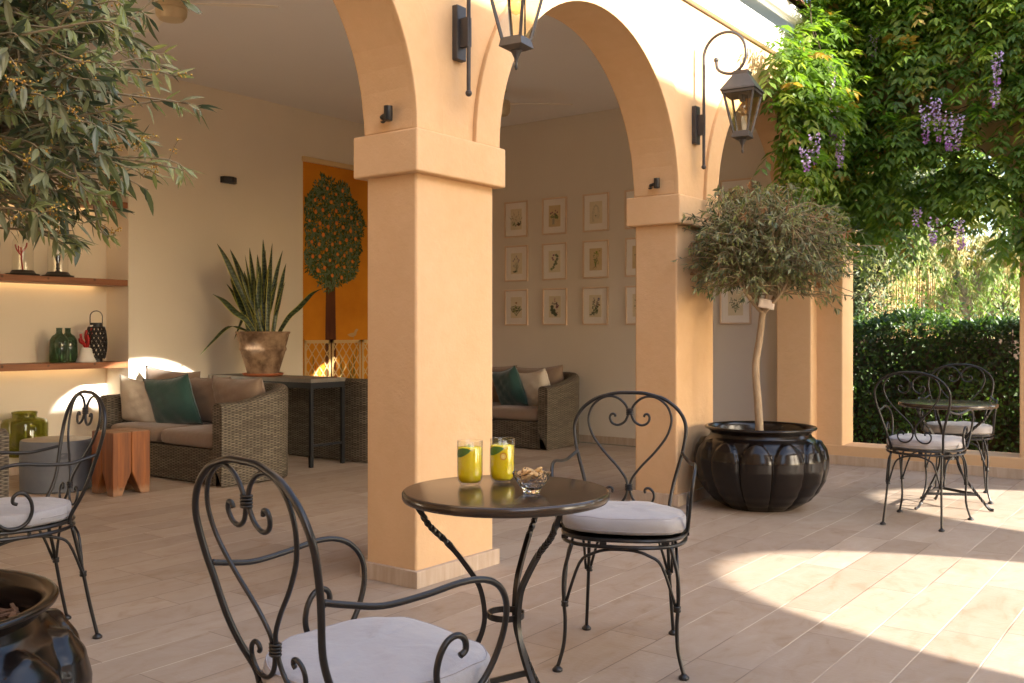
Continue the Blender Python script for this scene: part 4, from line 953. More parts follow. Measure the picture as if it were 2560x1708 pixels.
def make_lantern(x, lab):
    t = thing('wall_lantern', lab, 'wall lantern', (x, 3.02, 0), 0, 'wall lanterns on the pillars'); ry = -0.075
    br = None
    m = MB(); m.box(-.035, .035, -.032, .001, 2.50, 2.765); m.build('back_plate', LANT, t, bevel=.004)
    pts = [(0, ry, 2.335), (0, ry, 2.99)]; cy_, cz_, rr = ry-0.155, 3.09, 0.155
    P = [Vector((0, ry, 2.335)), Vector((0, ry, 2.6)), Vector((0, ry, 2.95))]
    arc = [(0, cy_+rr*math.cos(R(a)), 3.09+rr*math.sin(R(a))) for a in range(0, 181, 12)]
    cur = [(0, cy_-rr+.0, 3.09-.03), (0, cy_-rr*.85, 3.00), (0, cy_-rr*.45, 2.955), (0, cy_+.0, 2.965), (0, cy_+rr*.33, 3.00), (0, cy_+rr*.40, 3.06)]
    m = MB(); m.tube(P+[Vector(p) for p in cr([(0, ry, 2.95)]+arc+cur, 3)][1:], .0105, 10); m.ball((0, ry, 2.335), .017, 10, 6); m.ball((0, cy_+rr*.40, 3.065), .018, 10, 6)
    m.box(-.014, .014, ry-.006, -.03, 2.56, 2.70); m.build('scroll_bracket', LANT, t, auto=50)
    ly = -0.36
    def body(name, fn, mm, **k):
        m = MB(); fn(m); o = m.build(name, mm, t, loc=(0, ly, 0), rotz=R(7), **k); return o
    def frus(m, s0, z0, s1, z1, caps=True):
        n = len(m.v); m.v += [(-s0,-s0,z0),(s0,-s0,z0),(s0,s0,z0),(-s0,s0,z0),(-s1,-s1,z1),(s1,-s1,z1),(s1,s1,z1),(-s1,s1,z1)]
        for q in ((0,1,5,4),(1,2,6,5),(2,3,7,6),(3,0,4,7))+(((3,2,1,0),(4,5,6,7)) if caps else ()): m.face(tuple(n+i for i in q))
    def cap(m): frus(m, .122, 2.815, .118, 2.828); frus(m, .116, 2.8285, .052, 2.93); frus(m, .05, 2.93, .05, 2.955)
    body('roof_cap', cap, LANT, bevel=.002)
    S1, Z1, S0, Z0 = .10, 2.80, .048, 2.54
    def fr(m):
        for sx in (-1, 1):
            for sy in (-1, 1): m.tube([(sx*S0, sy*S0, Z0), (sx*S1, sy*S1, Z1)], .009, 4)
        frus(m, .112, 2.795, .112, 2.8145); frus(m, .06, 2.505, .052, 2.545); frus(m, .03, 2.49, .06, 2.505)
    body('frame', fr, LANT)
    body('finial', lambda m: m.lathe([(.004, 2.40), (.009, 2.415), (.005, 2.43), (.01, 2.455), (.022, 2.48), (.03, 2.492)], 16), LANT, smooth=True)
    for k in range(4):
        def pane(m):
            a, b = S0-.002, S1-.002; m.quad((-a, -a, Z0), (a, -a, Z0), (b, -b, Z1), (-b, -b, Z1))
        m = MB(); pane(m); m.build('glass_pane', LGLASS, t, loc=(0, ly, 0), rotz=R(7+90*k))
    body('bulb', lambda m: (m.lathe([(.002, 2.655), (.02, 2.665), (.03, 2.69), (.026, 2.72), (.014, 2.745), (.012, 2.75)], 16)), thin_glass('bulb_glass_%s' % len(bpy.data.materials), (.95, .85, .65), 1.5), smooth=True)
    body('lamp_holder', lambda m: (m.lathe([(.017, 2.75), (.02, 2.76), (.02, 2.80)], 16), m.tube([(.03, -.03, 2.53), (.03, -.03, 2.8)], .004, 6)), BLACK)
    return t
make_lantern(3.592, 'dark iron lantern on the near pillar, its top out of frame')
make_lantern(6.175, 'dark iron lantern hanging whole from a scroll bracket on the second pillar')

# ------------------------------------------------------------------ fluted black planters
def make_planter(label, loc, rotz):
    t = thing('fluted_planter', label, 'planter', loc, rotz, 'fluted black planters')
    base = [(0, .25), (.03, .285), (.07, .33), (.12, .375), (.2, .418), (.28, .436), (.34, .438), (.40, .425), (.45, .395), (.485, .36), (.51, .35)]
    def rb(z):
        for (a, r0), (b, r1) in zip(base, base[1:]):
            if z <= b: return lerp(r0, r1, sstep((z-a)/(b-a))*.35+.65*(z-a)/(b-a))
        return base[-1][1]
    NL = 12; LS = 30; m = MB(); SEG = NL*LS; zs = [0.51*k/96 for k in range(97)]
    n = len(m.v)
    for z in zs:
        for k in range(SEG):
            a = 2*math.pi*k/SEG; u = ((k % LS)-LS/2+.5)/(LS/2)
            zt, z1 = .325, .465
            w = .955 if z < zt else (.955*math.sqrt(max(0, 1-((z-zt)/(z1-zt))**2)) if z < z1 else 0)
            lift = 0
            if w > .02 and abs(u) < w: lift = .005+.027*(1-(u/w)**2)**.5 if abs(u) < w else 0
            lift *= min(1, z/.05)
            r = rb(z)-.022+lift; m.v.append((r*math.cos(a), r*math.sin(a), z))
    for i in range(len(zs)-1):
        for k in range(SEG): m.face((n+i*SEG+k, n+i*SEG+(k+1) % SEG, n+(i+1)*SEG+(k+1) % SEG, n+(i+1)*SEG+k))
    m.build('body', POT, t, smooth=True)
    m = MB(); m.lathe([(.334, .505), (.338, .515), (.352, .525), (.368, .532), (.372, .541), (.366, .548), (.352, .549), (.338, .542), (.328, .52), (.325, .45), (.33, .36)], 72, cap0=False, cap1=False); m.build('rim', POT, t, smooth=True)
    m = MB(); random.seed(5); m.lathe([(.327, .44), (.2, .455), (.01, .46)], 40, cap0=False)
    for i in range(420):
        a = ru(0, 6.3); r = .31*math.sqrt(rnd()); d = rdir(); d.z *= .35; d.normalize(); sd = d.cross(Vector((0, 0, 1))).normalized()
        c = Vector((r*math.cos(a), r*math.sin(a), .455+ru(0, .02))); L = ru(.012, .035); w = ru(.003, .009)
        m.obox(c, d*L, sd*w, Vector((0, 0, 1))*ru(.0015, .004))
    m.build('bark_mulch', SOIL, t)
    return t
make_planter('black fluted planter at bottom left, cropped by the picture edge', (.907, 2.493, 0), 0.15)
make_planter('black fluted planter whole in view at the foot of the second pillar', (6.253, 2.565, 0), 0.07)

# ------------------------------------------------------------------ olive trees
def olive_tree(label, base, trunk, fork, C, rad, nbr, nleaf, LL, seed, seglf, buds=False, clear=0.35):
    random.seed(seed)
    t = thing('olive_tree', label, 'tree', base, 0, 'potted olive trees')
    m = MB(); P = cr(trunk, 6); m.tube(P, [lerp(.028, .022, i/(len(P)-1)) for i in range(len(P))], 12)
    F = Vector(fork); C = Vector(C); rad = Vector(rad)
    mains = []
    for k in range(7):
        a = 2*math.pi*k/7+ru(-.3, .3); e = ru(.1, .9); d = Vector((math.cos(a)*rad.x*.55, math.sin(a)*rad.y*.55, rad.z*(e-.35)))
        end = C+d; mid = F.lerp(end, .45)+Vector((0, 0, -.02))+rdir()*.03
        q = cr([F-Vector((0, 0, .02)), mid, end], 6); m.tube(q, [lerp(.016, .005, i/(len(q)-1)) for i in range(len(q))], 7); mains.append(q)
    m.build('trunk', BARK, t, smooth=True)
    lm = MB(); tm = MB(); bm_ = MB()
    per = max(1, nleaf//nbr)
    for b in range(nbr):
        # twig from inside to the crown surface; the surface is lumpy
        while True:
            d = rdir()
            if d.z > -0.75: break
        lump = 1+.13*math.sin(4.3*d.x+seed)*math.cos(3.7*d.y+2*d.z)+.08*math.sin(9*d.z+6*d.x)+(.15 if rnd() < .05 else 0)
        end = C+Vector((d.x*rad.x, d.y*rad.y, d.z*rad.z))*lump*ru(.62, 1.03)
        if end.z < C.z: end.z = C.z+(end.z-C.z)*(1-.25*(1-min(1, math.hypot(d.x, d.y)*1.2)))
        qm = random.choice(mains); st = qm[int(len(qm)*ru(.4, .99))]
        mid = st.lerp(end, .5)+rdir()*.05+Vector((0, 0, .03)); tip = end+Vector((d.x, d.y, d.z*.4-.18))*ru(.03, .10)
        q = cr([st, mid, end, tip], 4); tm.tube(q, [lerp(.0045, .0012, i/(len(q)-1)) for i in range(len(q))], 4, cap=False)
        young = rnd() < .26; dry = rnd() < (.006 if buds else .02)
        for k in range(per):
            tt = clear+(1-clear)*(k+rnd())/per; f = tt*(len(q)-1); i = min(int(f), len(q)-2); p = q[i].lerp(q[i+1], f-i)
            T = (q[i+1]-q[i]).normalized(); r = rdir(); side = (r-T*r.dot(T)).normalized()
            ld = (side*.8+T*ru(.4, 1.1)+Vector((0, 0, -.32))).normalized()
            nn = (Vector((0, 0, 1))+rdir()*.7)
            lm.mi = 3 if dry else (2 if (young and tt > .5) or rnd() < (.08 if buds else .2) else (0 if rnd() < .6 else 1))
            s = ru(.6, 1.15)*(0.8 if lm.mi == 2 else 1)
            lm.leaf(p, ld, nn, LL*s, LL*.118*s, .25, ru(-.1, .3), seglf)
        if buds and rnd() < .4:
            for c in range(random.randint(1, 3)):
                o = q[-1-random.randint(0, 5)]; dd = (rdir()+Vector((0, 0, -.1))).normalized(); L = ru(.03, .06)
                tm.tube([o, o+dd*L*.5+Vector((0, 0, .004)), o+dd*L], .0011, 4, cap=False)
                for k in range(random.randint(8, 16)): bm_.ball(o+dd*(L*ru(.2, 1.05))+rdir()*ru(.003, .011), ru(.0018, .003), 5, 3)
                
    lm.build('foliage', OL, t)
    tm.build('twigs', TWIG, t)
    if buds: bm_.build('flower_buds', BUD, t, smooth=True)
    return t
T2 = olive_tree('small olive tree with full round crown in front of the second pillar', (6.253, 2.565, 0), [(0, 0, .44), (-.015, .01, .7), (-.03, .02, .95), (-.008, .0, 1.15), (.02, -.01, 1.33)], (.02, -.01, 1.33), (0.02, -.02, 1.745), (.53, .53, .43), 800, 13500, .056, 4, 2, clear=.22)
# pale plant tag tied at the fork
m = MB(); n = len(m.v)
for i in range(7):
    for j in range(5): m.v.append((lerp(-.055, .055, i/6), .004*math.sin(i*1.3)+.003*math.cos(j*2), lerp(-.032, .032, j/4)))
for i in range(6):
    for j in range(4): a = n+i*5+j; m.face((a, a+5, a+6, a+1))
tg = m.build('plant_tag', mat('paper_tag', (.66, .56, .48), .8), smooth=True, loc=(6.253-.035, 2.565-.06, 1.375)); tg.rotation_euler = (R(-12), R(12), R(-52))
sol = tg.modifiers.new('thick', 'SOLIDIFY'); sol.thickness = .002
tag(tg, 'blank pale paper tag tied where the small olive trunk forks', 'tag')
T1 = olive_tree('large olive tree crown with orange flower buds, filling the upper left corner', (.907, 2.493, 0), [(0, 0, .44), (.02, .01, .8), (-.01, .0, 1.1), (.0, .0, 1.36)], (0, 0, 1.36), (0, 0, 1.82), (.55, .55, .58), 1000, 17000, .064, 9, 3, buds=True, clear=.25)

# ------------------------------------------------------------------ bistro tables
def make_table(label, loc, rotz):
    t = thing('bistro_table', label, 'table', loc, rotz, 'round black bistro tables')
    m = MB(); m.lathe([(.296, .680), (.306, .683), (.310, .690), (.310, .704), (.306, .709), (.300, .710), (.001, .7095)], 96, cap0=False, cap1=False); m.lathe([(.001, .6805), (.296, .680)], 96, cap0=False, cap1=False)
    m.build('table_top', IRON_TOP, t, auto=60)
    prof = [(.272, .681), (.252, .645), (.228, .605), (.168, .546), (.114, .477), (.078, .418), (.064, .344), (.070, .29), (.094, .235), (.14, .165), (.19, .10), (.235, .045), (.262, .015), (.285, .012)]
    for k in range(3):
        a = R(120*k); ca, sa = math.cos(a), math.sin(a); P = cr([(r*ca, r*sa, z) for r, z in prof], 9); N = len(P)
        # square bar, twisted near the top and the foot
        m = MB(); n = len(m.v)
        side = Vector((-sa, ca, 0))
        for i, p in enumerate(P):
            T = (P[min(i+1, N-1)]-P[max(i-1, 0)]).normalized(); nr = T.cross(side); z = p.z
            tw = 2*math.pi*1.6*(sstep((z-.53)/.13)) + 2*math.pi*1.6*sstep((.17-z)/.14)
            for c in range(4):
                q = tw+R(45+90*c); w = .0102
                m.v.append(tuple(p+(side*math.cos(q)+nr*math.sin(q))*w))
        for i in range(N-1):
            for c in range(4): m.face((n+4*i+c, n+4*i+(c+1) % 4, n+4*i+4+(c+1) % 4, n+4*i+4+c))
        m.face((n, n+1, n+2, n+3)); e = n+4*(N-1); m.face((e+3, e+2, e+1, e)); m.build('leg', IRON, t)
    m = MB(); cs = [(.056, .327), (.056, .345), (.051, .345), (.051, .327)]; n = len(m.v)
    for k in range(40):
        a = 2*math.pi*k/40; m.v += [(r*math.cos(a), r*math.sin(a), z) for r, z in cs]
    for k in range(40):
        for j in range(4): m.face((n+4*k+j, n+4*((k+1) % 40)+j, n+4*((k+1) % 40)+(j+1) % 4, n+4*k+(j+1) % 4))
    m.build('ring', IRON, t)
    m = MB()
    for k in range(3):
        a, b = R(120*k), R(120*k+120); A = Vector((.185*math.cos(a), .185*math.sin(a), .105)); B = Vector((.185*math.cos(b), .185*math.sin(b), .105)); d = (B-A).normalized()
        m.obox((A+B)/2, (B-A)/2, d.cross(Vector((0, 0, 1)))*.004, Vector((0, 0, .009)))
    m.build('stretcher', IRON, t); return t
TX, TY = 2.30, 1.742
vl = math.atan2(0.8, -0.6)      # screen-left direction on the ground
make_table('round black bistro table with two yellow drinks on its polished top', (TX, TY, 0), vl+R(4))
make_table('round black bistro table farther back by the garden opening', (6.97, 1.535, 0), vl+R(22))

# ------------------------------------------------------------------ wrought iron chairs
def ring_pts(a, b, n=40, front=2.8):
    P = []
    for k in range(n):
        th = 2*math.pi*k/n; c, s = math.cos(th), math.sin(th); e = 2/(front if s > 0 else 2.2)
        x = a*math.copysign(abs(c)**e, c); y = b*math.copysign(abs(s)**e, s)
        P.append((x*(1-.10*max(0, -y/b)), y))
    return P
def make_chair(label):
    """local: sitter faces +y, origin on the floor under the seat"""
    t = thing('iron_chair', label, 'chair', group='wrought iron garden chairs')
    A, B = .222, .218
    def yb(h): return -.205-.075*sstep((h-.45)/.5)-.01*(h-.45)
    # back frame
    half = [(0, .942), (.05, .941), (.092, .932), (.137, .917), (.182, .884), (.208, .848), (.219, .811), (.217, .77), (.209, .725), (.199, .69), (.176, .61), (.163, .55), (.155, .49), (.152, .452)]
    yf = lambda h: yb(h)+.043*(1-sstep((h-.452)/.15))
    P = [(-x, yf(h), h) for x, h in half[::-1]]+[(x, yf(h), h) for x, h in half[1:]]
    m = MB(); m.tube(cr(P, 5), .0072, 10); m.build('back_frame', IRON, t, smooth=True)
    # heart and scrolls
    heart = [(.0052, .578), (.012, .61), (.046, .656), (.100, .713), (.143, .770), (.161, .818), (.161, .855), (.145, .892), (.113, .919), (.079, .928), (.046, .920), (.019, .897), (.0056, .868), (.010, .845), (.022, .826), (.046, .815), (.069, .823), (.078, .842), (.072, .857), (.060, .857), (.056, .847)]
    scr = [(.0052, .578), (.0075, .556), (.018, .532), (.036, .515), (.060, .509), (.084, .517), (.097, .539), (.095, .561), (.080, .575), (.066, .574), (.061, .564), (.066, .558)]
    m = MB()
    for s in (-1, 1):
        for c in (heart, scr): m.tube(cr([(s*x, yb(h)+.002, h) for x, h in c], 5), .0050, 8)
        m.tube([(s*.079, yb(.93)+.001, .927), (s*.079, yb(.94), .936)], .0045, 6)
    for h in (.578, .868):
        for k in range(4): m.tube([(.0125*math.cos(q)*1.0, yb(h)+.002+.0085*math.sin(q), h-.010+.0065*k) for q in [2*math.pi*j/14 for j in range(14)]], .0033, 5, closed=True)
    m.build('back_scroll', IRON, t, smooth=True)
    # arms
    arm = [(.204, -.243, .713), (.216, -.20, .703), (.232, -.135, .692), (.243, -.05, .697), (.251, .03, .707), (.254, .085, .704), (.252, .128, .685), (.246, .155, .648), (.240, .158, .600), (.235, .14, .545), (.231, .11, .500), (.229, .075, .476), (.228, .04, .474), (.228, .008, .492), (.228, -.008, .528), (.230, -.004, .566), (.232, .014, .594), (.234, .038, .602), (.235, .056, .590), (.235, .058, .570), (.235, .044, .562)]
    for s in (-1, 1):
        m = MB(); q = cr([(s*x, y, z) for x, y, z in arm], 5); m.tube(q, .0066, 10); m.build('armrest', IRON, t, smooth=True)
    # seat frame: two hoops, spacers and slats
    m = MB()
    for z in (.461, .438): m.tube([(x, y, z) for x, y in ring_pts(A, B)], .0072, 8, closed=True)
    for k in (3, 9, 14, 20, 26, 31, 36): x, y = ring_pts(A, B)[k]; m.obox((x, y, .4495), (.012, 0, 0), (0, .004, 0), (0, 0, .006))
    n = len(m.v); rp = ring_pts(A-.004, B-.004); m.v += [(x, y, .4615) for x, y in rp]+[(x, y, .4585) for x, y in rp]; q = len(rp)
    m.face(tuple(range(n, n+q))); m.face(tuple(range(n+q, n+2*q))[::-1])
    m.build('seat_frame', IRON, t, smooth=False, auto=40)
    # legs with collars and feet; arched braces between neighbouring legs
    fl_ = {'f': [(.172, .182, .437), (.193, .200, .36), (.199, .207, .30), (.197, .206, .235), (.193, .203, .17), (.197, .210, .09), (.217, .226, .012)],
           'r': [(.150, -.175, .437), (.153, -.197, .34), (.156, -.213, .26), (.163, -.237, .13), (.170, -.262, .012)]}
    col = {'f': (.197, .206, .232), 'r': (.1565, -.2145, .255)}
    for s in (-1, 1):
        for k in ('f', 'r'):
            m = MB(); q = cr([(s*x, y, z) for x, y, z in fl_[k]], 6); m.tube(q, .0068, 10)
            c = col[k]; m.lathe([(.0125, -.010), (.0135, -.006), (.0118, 0), (.0135, .006), (.0125, .010)], 14, c=(s*c[0]-s*.003, c[1], c[2]))
            lg = m.build('leg', IRON, t, smooth=True)
            f = fl_[k][-1]; m = MB(); m.lathe([(.016, 0), (.0185, .003), (.018, .009), (.012, .014), (.009, .018)], 16, c=(s*f[0], f[1], 0)); m.build('foot_cap', BLACK, lg, smooth=True)
    def arch(a, b, top):
        a, b = Vector(a), Vector(b); mid = (a+b)/2; P = []
        for k in range(9):
            u = -1+2*k/8; base = a.lerp(b, k/8); z = lerp(a.z, b.z, k/8); zt = top
            hgt = (1-abs(u)**2.6)**(1/2.0) if abs(u) < 1 else 0
            out = Vector(((mid.x-0), (mid.y-0), 0)); P.append((base.x, base.y, z+(zt-z)*hgt))
        return cr(P, 4)
    cf, cb_ = col['f'], col['r']
    for name, a, b in (('front', (-cf[0]+.006, cf[1], cf[2]), (cf[0]-.006, cf[1], cf[2])), ('side', (cf[0], cf[1]-.006, cf[2]), (cb_[0]+.01, cb_[1]+.006, cb_[2])), ('side', (-cf[0], cf[1]-.006, cf[2]), (-cb_[0]-.01, cb_[1]+.006, cb_[2])), ('rear', (cb_[0]-.006, cb_[1], cb_[2]), (-cb_[0]+.006, cb_[1], cb_[2]))):
        m = MB(); m.tube(arch(a, b, .428), .0055, 8); m.build('stretcher', IRON, t, smooth=True)
    return t
def make_cushion(label):
    m = MB(); A, B = .224, .216; n = 64; base = ring_pts(A, B, n, 3.0); random.seed(4)
    prof = [(.90, 0), (.965, .003), (.99, .013), (1.0, .030), (.992, .047), (.965, .057), (.90, .0625), (.7, .069), (.45, .073), (.2, .0745)]
    k0 = len(m.v)
    for f, z in prof:
        for i, (x, y) in enumerate(base):
            a = 2*math.pi*i/n; wob = 1+.006*math.sin(5*a+z*80)+.005*math.sin(11*a+2)
            zz = z+(.0024*math.sin(3*a+1)+.0014*math.sin(8*a+f*5)+.0008*math.sin(14*a-f*9))*(1 if z > .02 else .3)-(.006*math.exp(-((x*f)**2+(y*f+.03)**2)/.012) if z > .06 else 0)
            m.v.append((x*f*wob, y*f*wob, zz))
    for i in range(len(prof)-1):
        for k in range(n): m.face((k0+i*n+k, k0+i*n+(k+1) % n, k0+(i+1)*n+(k+1) % n, k0+(i+1)*n+k))
    m.face(tuple(k0+k for k in range(n))[::-1]); m.face(tuple(k0+(len(prof)-1)*n+k for k in range(n)))
    o = m.build('chair_cushion', FABRIC, smooth=True)
    m = MB()
    for i in (2, 5): m.tube([tuple(Vector(m2)*1.0) for m2 in [o.data.vertices[i*n+k].co for k in range(n)]], .0014, 5, closed=True)
    m.build('piping', PIPING, o, smooth=True)
    m = MB(); b = base; P = [(b[k % n][0]*1.001, b[k % n][1]*1.001, .028) for k in range(34, 62)]
    m.tube(P, .0022, 5); m.build('zip', mat('zip_tape_%d' % len(bpy.data.materials), (.3, .29, .3), .5), o, smooth=True)
    m = MB(); p = Vector(P[-1]); m.obox(p+Vector((.004, .012, -.002)), (.002, .016, .012), (.0012, 0, 0), (0, -.003, .004)); m.build('zip_pull', mat('zip_pull_%d' % len(bpy.data.materials), (.35, .34, .33), .35, metal=.8), o)
    return tag(o, label, 'cushion', 'grey cushions on the iron chairs')
chairs = [  # x, y, heading (direction the sitter faces), chair label, cushion label
    (1.41, 1.421, (.987, -.161), 'wrought iron chair nearest the viewer, seen from behind with its heart back', 'pale grey seat cushion with zip on the nearest iron chair', (0, 0)),
    (3.082, 1.786, (-.9, -.438), 'wrought iron chair with heart scroll back facing the viewer beyond the drinks table', 'pale grey seat cushion on the chair beyond the drinks table', (2.0, -.8)),
    (1.79, 3.72, (-.985, .172), 'wrought iron chair at the left edge, above the cropped planter', 'pale grey seat cushion on the chair at the left edge', (0, 1)),
    (6.363, 1.537, (1, -.03), 'wrought iron chair on the near side of the far table, showing its back', 'pale grey seat cushion on the near chair of the far table', (0, -1)),
    (7.475, 1.575, (-.99, -.15), 'wrought iron chair on the hedge side of the far table', 'pale grey seat cushion on the hedge side chair of the far table', (1, 0))]
c0 = cu0 = None
for i, (x, y, hd, lab, clab, tilt) in enumerate(chairs):
    if i == 0: c0 = ch = make_chair(lab); cu0 = cu = make_cushion(clab)
    else: ch = copy_tree(c0); cu = copy_tree(cu0)
    rz = math.atan2(hd[1], hd[0])-math.pi/2
    ch.location = (x, y, 0); ch.rotation_euler = (0, 0, rz); ch['label'] = lab; cu['label'] = clab
    f = Vector((hd[0], hd[1], 0)).normalized(); cu.location = Vector((x, y, .4645))+f*.006
    cu.rotation_euler = (R(tilt[0]), R(tilt[1]), rz)
    if tilt[0] > 1.5: cu.location.z += .008

# ------------------------------------------------------------------ drinks and biscuits on the near table
LEMON = bpy.data.materials.new('lemonade'); LEMON.use_nodes = True
p = LEMON.node_tree.nodes['Principled BSDF']; p.inputs['Base Color'].default_value = (.95, .72, .012, 1); p.inputs['Roughness'].default_value = .12; p.inputs['Transmission Weight'].default_value = .12; p.inputs['IOR'].default_value = 1.34
p.inputs['Subsurface Weight'].default_value = .6; p.inputs['Subsurface Radius'].default_value = (.03, .025, .006); p.inputs['Subsurface Scale'].default_value = .6
MINT = leafmat('mint_leaf', (.07, .20, .02), (.12, .24, .05), .4, .3)
TUMB = thin_glass('tumbler_glass', (.97, .98, .95), 1.0)
def make_glass(label, loc, kumquat, rotz):
    t = thing('lemonade_glass', label, 'glass', loc, rotz, 'tall drinks on the bistro table')
    def flute(r, z, a): return r*(1+(.012 if z > .02 else 0)*math.cos(16*a))
    m = MB(); m.lathe([(.025, 0), (.031, .003), (.0375, .016), (.0395, .035), (.0395, .136), (.0386, .1372), (.0377, .136), (.0376, .034), (.035, .016), (.028, .008), (.001, .007)], 96, rf=flute, cap1=False); m.build('tumbler', TUMB, t, smooth=True)
    m = MB(); m.lathe([(.001, .0085), (.026, .0088), (.0338, .016), (.0364, .034), (.0366, .116), (.0362, .117), (.001, .1168)], 48, cap0=False, cap1=False); m.build('lemonade', LEMON, t, smooth=True)
    m = MB()
    for i in range(9):
        a = ru(0, 6.3); r = ru(0, .026); m.obox((r*math.cos(a), r*math.sin(a), .116+ru(-.002, .005)), rdir()*.006, rdir()*.006, rdir()*.006)
    m.build('crushed_ice', thin_glass('ice_%d' % len(bpy.data.materials), (.95, .97, .93), 1.3), t)
    m = MB()
    for k in range(10):
        u0, u1 = k/10, (k+1)/10
        def e(u, s): a = -1.75+u*1.75+.1; w = .0135*math.sin(math.pi*min(1, u*.93+.05))**.8; return ((.0383)*math.cos(a), (.0383)*math.sin(a), .094+.016*u+s*w)
        m.quad(e(u0, -1), e(u1, -1), e(u1, 1), e(u0, 1))
    m.build('mint_leaf', MINT, t, smooth=True)
    if kumquat:
        for rr, mm, off in ((.0105, mat('kumquat_skin', (.62, .24, .01), .4), .0382), (.0078, mat('kumquat_flesh', (.80, .56, .12), .4), .0386), (.0025, mat('kumquat_pith', (.75, .62, .35), .5), .0389)):
            m = MB(); pts = []
            for k in range(20):
                q = 2*math.pi*k/20; a = .08+rr*math.cos(q)/.038; pts.append((off*math.cos(a), off*math.sin(a), .086+rr*1.15*math.sin(q)))
            m.poly(pts); m.build('kumquat_slice', mm, t)
    return t
random.seed(12)
view = math.atan2(-1.8, -2.35)
make_glass('tall yellow drink with mint leaf only, left one on the table', (2.305, 1.885, .710), False, view)
make_glass('tall yellow drink with a round kumquat slice and mint leaf', (2.405, 1.835, .710), True, view)
t = thing('glass_bowl', 'small cut crystal bowl filled with biscuits', 'bowl', (2.305, 1.650, .710))
CRYS = mat('cut_crystal', (1, 1, 1), .0, trans=1.0, ior=1.5)
m = MB(); NB = 28; rows = [(.024, 0), (.0262, .004), (.0255, .009), (.034, .018), (.0425, .029), (.049, .040), (.0535, .050), (.0575, .0585)]
def bowlr(i, k): r, z = rows[i]; return r*(1+(.022 if 2 < i < 7 and (i+k) % 2 == 0 else 0))
n = len(m.v)
for i, (r, z) in enumerate(rows):
    for k in range(NB): a = 2*math.pi*(k)/NB; m.v.append((bowlr(i, k)*math.cos(a), bowlr(i, k)*math.sin(a), z+(.0035*math.cos(2*math.pi*k/4) if i == 7 else 0)))
for r, z in ((.0545, .0570), (.049, .047), (.041, .033), (.030, .02), (.012, .0125)):
    for k in range(NB): a = 2*math.pi*k/NB; m.v.append((r*math.cos(a), r*math.sin(a), z+(.0035*math.cos(2*math.pi*k/4) if z > .05 else 0)))
NR = len(rows)+5
for i in range(NR-1):
    for k in range(NB):
        a, b, c_, d = n+i*NB+k, n+i*NB+(k+1) % NB, n+(i+1)*NB+(k+1) % NB, n+(i+1)*NB+k
        if (i+k) % 2: m.face((a, b, c_)); m.face((a, c_, d))
        else: m.face((a, b, d)); m.face((b, c_, d))
m.face(tuple(n+k for k in range(NB))[::-1]); m.face(tuple(n+(NR-1)*NB+k for k in range(NB)))
m.build('bowl', CRYS, t)
COOK = mat('biscuit', (.46, .27, .10), .8, var=((.56, .36, .16), 60, 1.4), bump=[(160, .5, .002)]); CHOC = mat('chocolate_chip', (.05, .02, .012), .5)
random.seed(31)
spots = [(0, .012, .060, 18, -20), (.014, -.012, .064, -30, 25), (-.018, .006, .056, 25, 40), (.016, .020, .055, -20, -35), (-.008, -.022, .055, 40, 10), (.026, -.002, .053, 15, 55), (-.028, -.012, .049, -30, -45), (-.012, .028, .050, 50, -10), (.0, .0, .045, 10, 10), (.018, -.022, .045, 40, 30), (-.02, .012, .042, -25, 20), (.010, .014, .036, 5, -15)]
what = ['topmost pale biscuit with chocolate chips in the crystal bowl', 'pale biscuit leaning at the front of the crystal bowl heap']
for i, (x, y, z, rx, ry_) in enumerate(spots):
    t = thing('biscuit', what[i] if i < 2 else 'small pale biscuit lying lower in the heap in the crystal bowl', 'biscuit', (2.305+x, 1.650+y, .710+z), ru(0, 6), 'biscuits in the crystal bowl')
    t.rotation_euler = (R(rx), R(ry_), ru(0, 6))
    r0 = ru(.0145, .018) if i else .02
    m = MB(); m.lathe([(r0*.85, -.004), (r0, -.002), (r0*1.01, .001), (r0*.9, .0042), (r0*.5, .0055), (.0005, .006)], 24, rf=lambda r, z, a: r*(1+.03*math.sin(3*a+x*300)), cap1=False); m.build('dough', COOK, t, smooth=True)
    m = MB()
    for k in range(4): a = ru(0, 6.3); r = r0*ru(.2, .75); m.ball((r*math.cos(a), r*math.sin(a), .005), .0024, 6, 4)
    m.build('chocolate_chips', CHOC, t, smooth=True)

# ------------------------------------------------------------------ wisteria over the corner of the court
wv = thing('wisteria_vine', 'leafy green wisteria with purple flower clusters draped over the corner', 'vine')
random.seed(77)
def compound(lm, p, d, L, mi, droop):
    d = Vector(d).normalized(); side = d.cross(Vector((0, 0, 1))); side = side.normalized() if side.length > .05 else Vector((1, 0, 0)); up = side.cross(d)
    n = 5; lm.mi = mi
    P = [Vector(p)+d*(L*t)-Vector((0, 0, droop*L*t*t)) for t in [k/n for k in range(n+1)]]
    for k in range(1, n+1):
        T = (P[k]-P[k-1]).normalized(); s = ru(.8, 1.1)*(.75+.5*math.sin(math.pi*k/(n+1)))
        for sg in (-1, 1): lm.leaf(P[k], (T*.55+side*sg*.8+Vector((0, 0, -.25))+rdir()*.15), up+rdir()*.35, L*.36*s, L*.068*s, .2, ru(.05, .3), 1)
    lm.leaf(P[-1], d+Vector((0, 0, -.4)), up, L*.36, L*.065, .2, .2, 1)
lm = MB(); wm = MB()
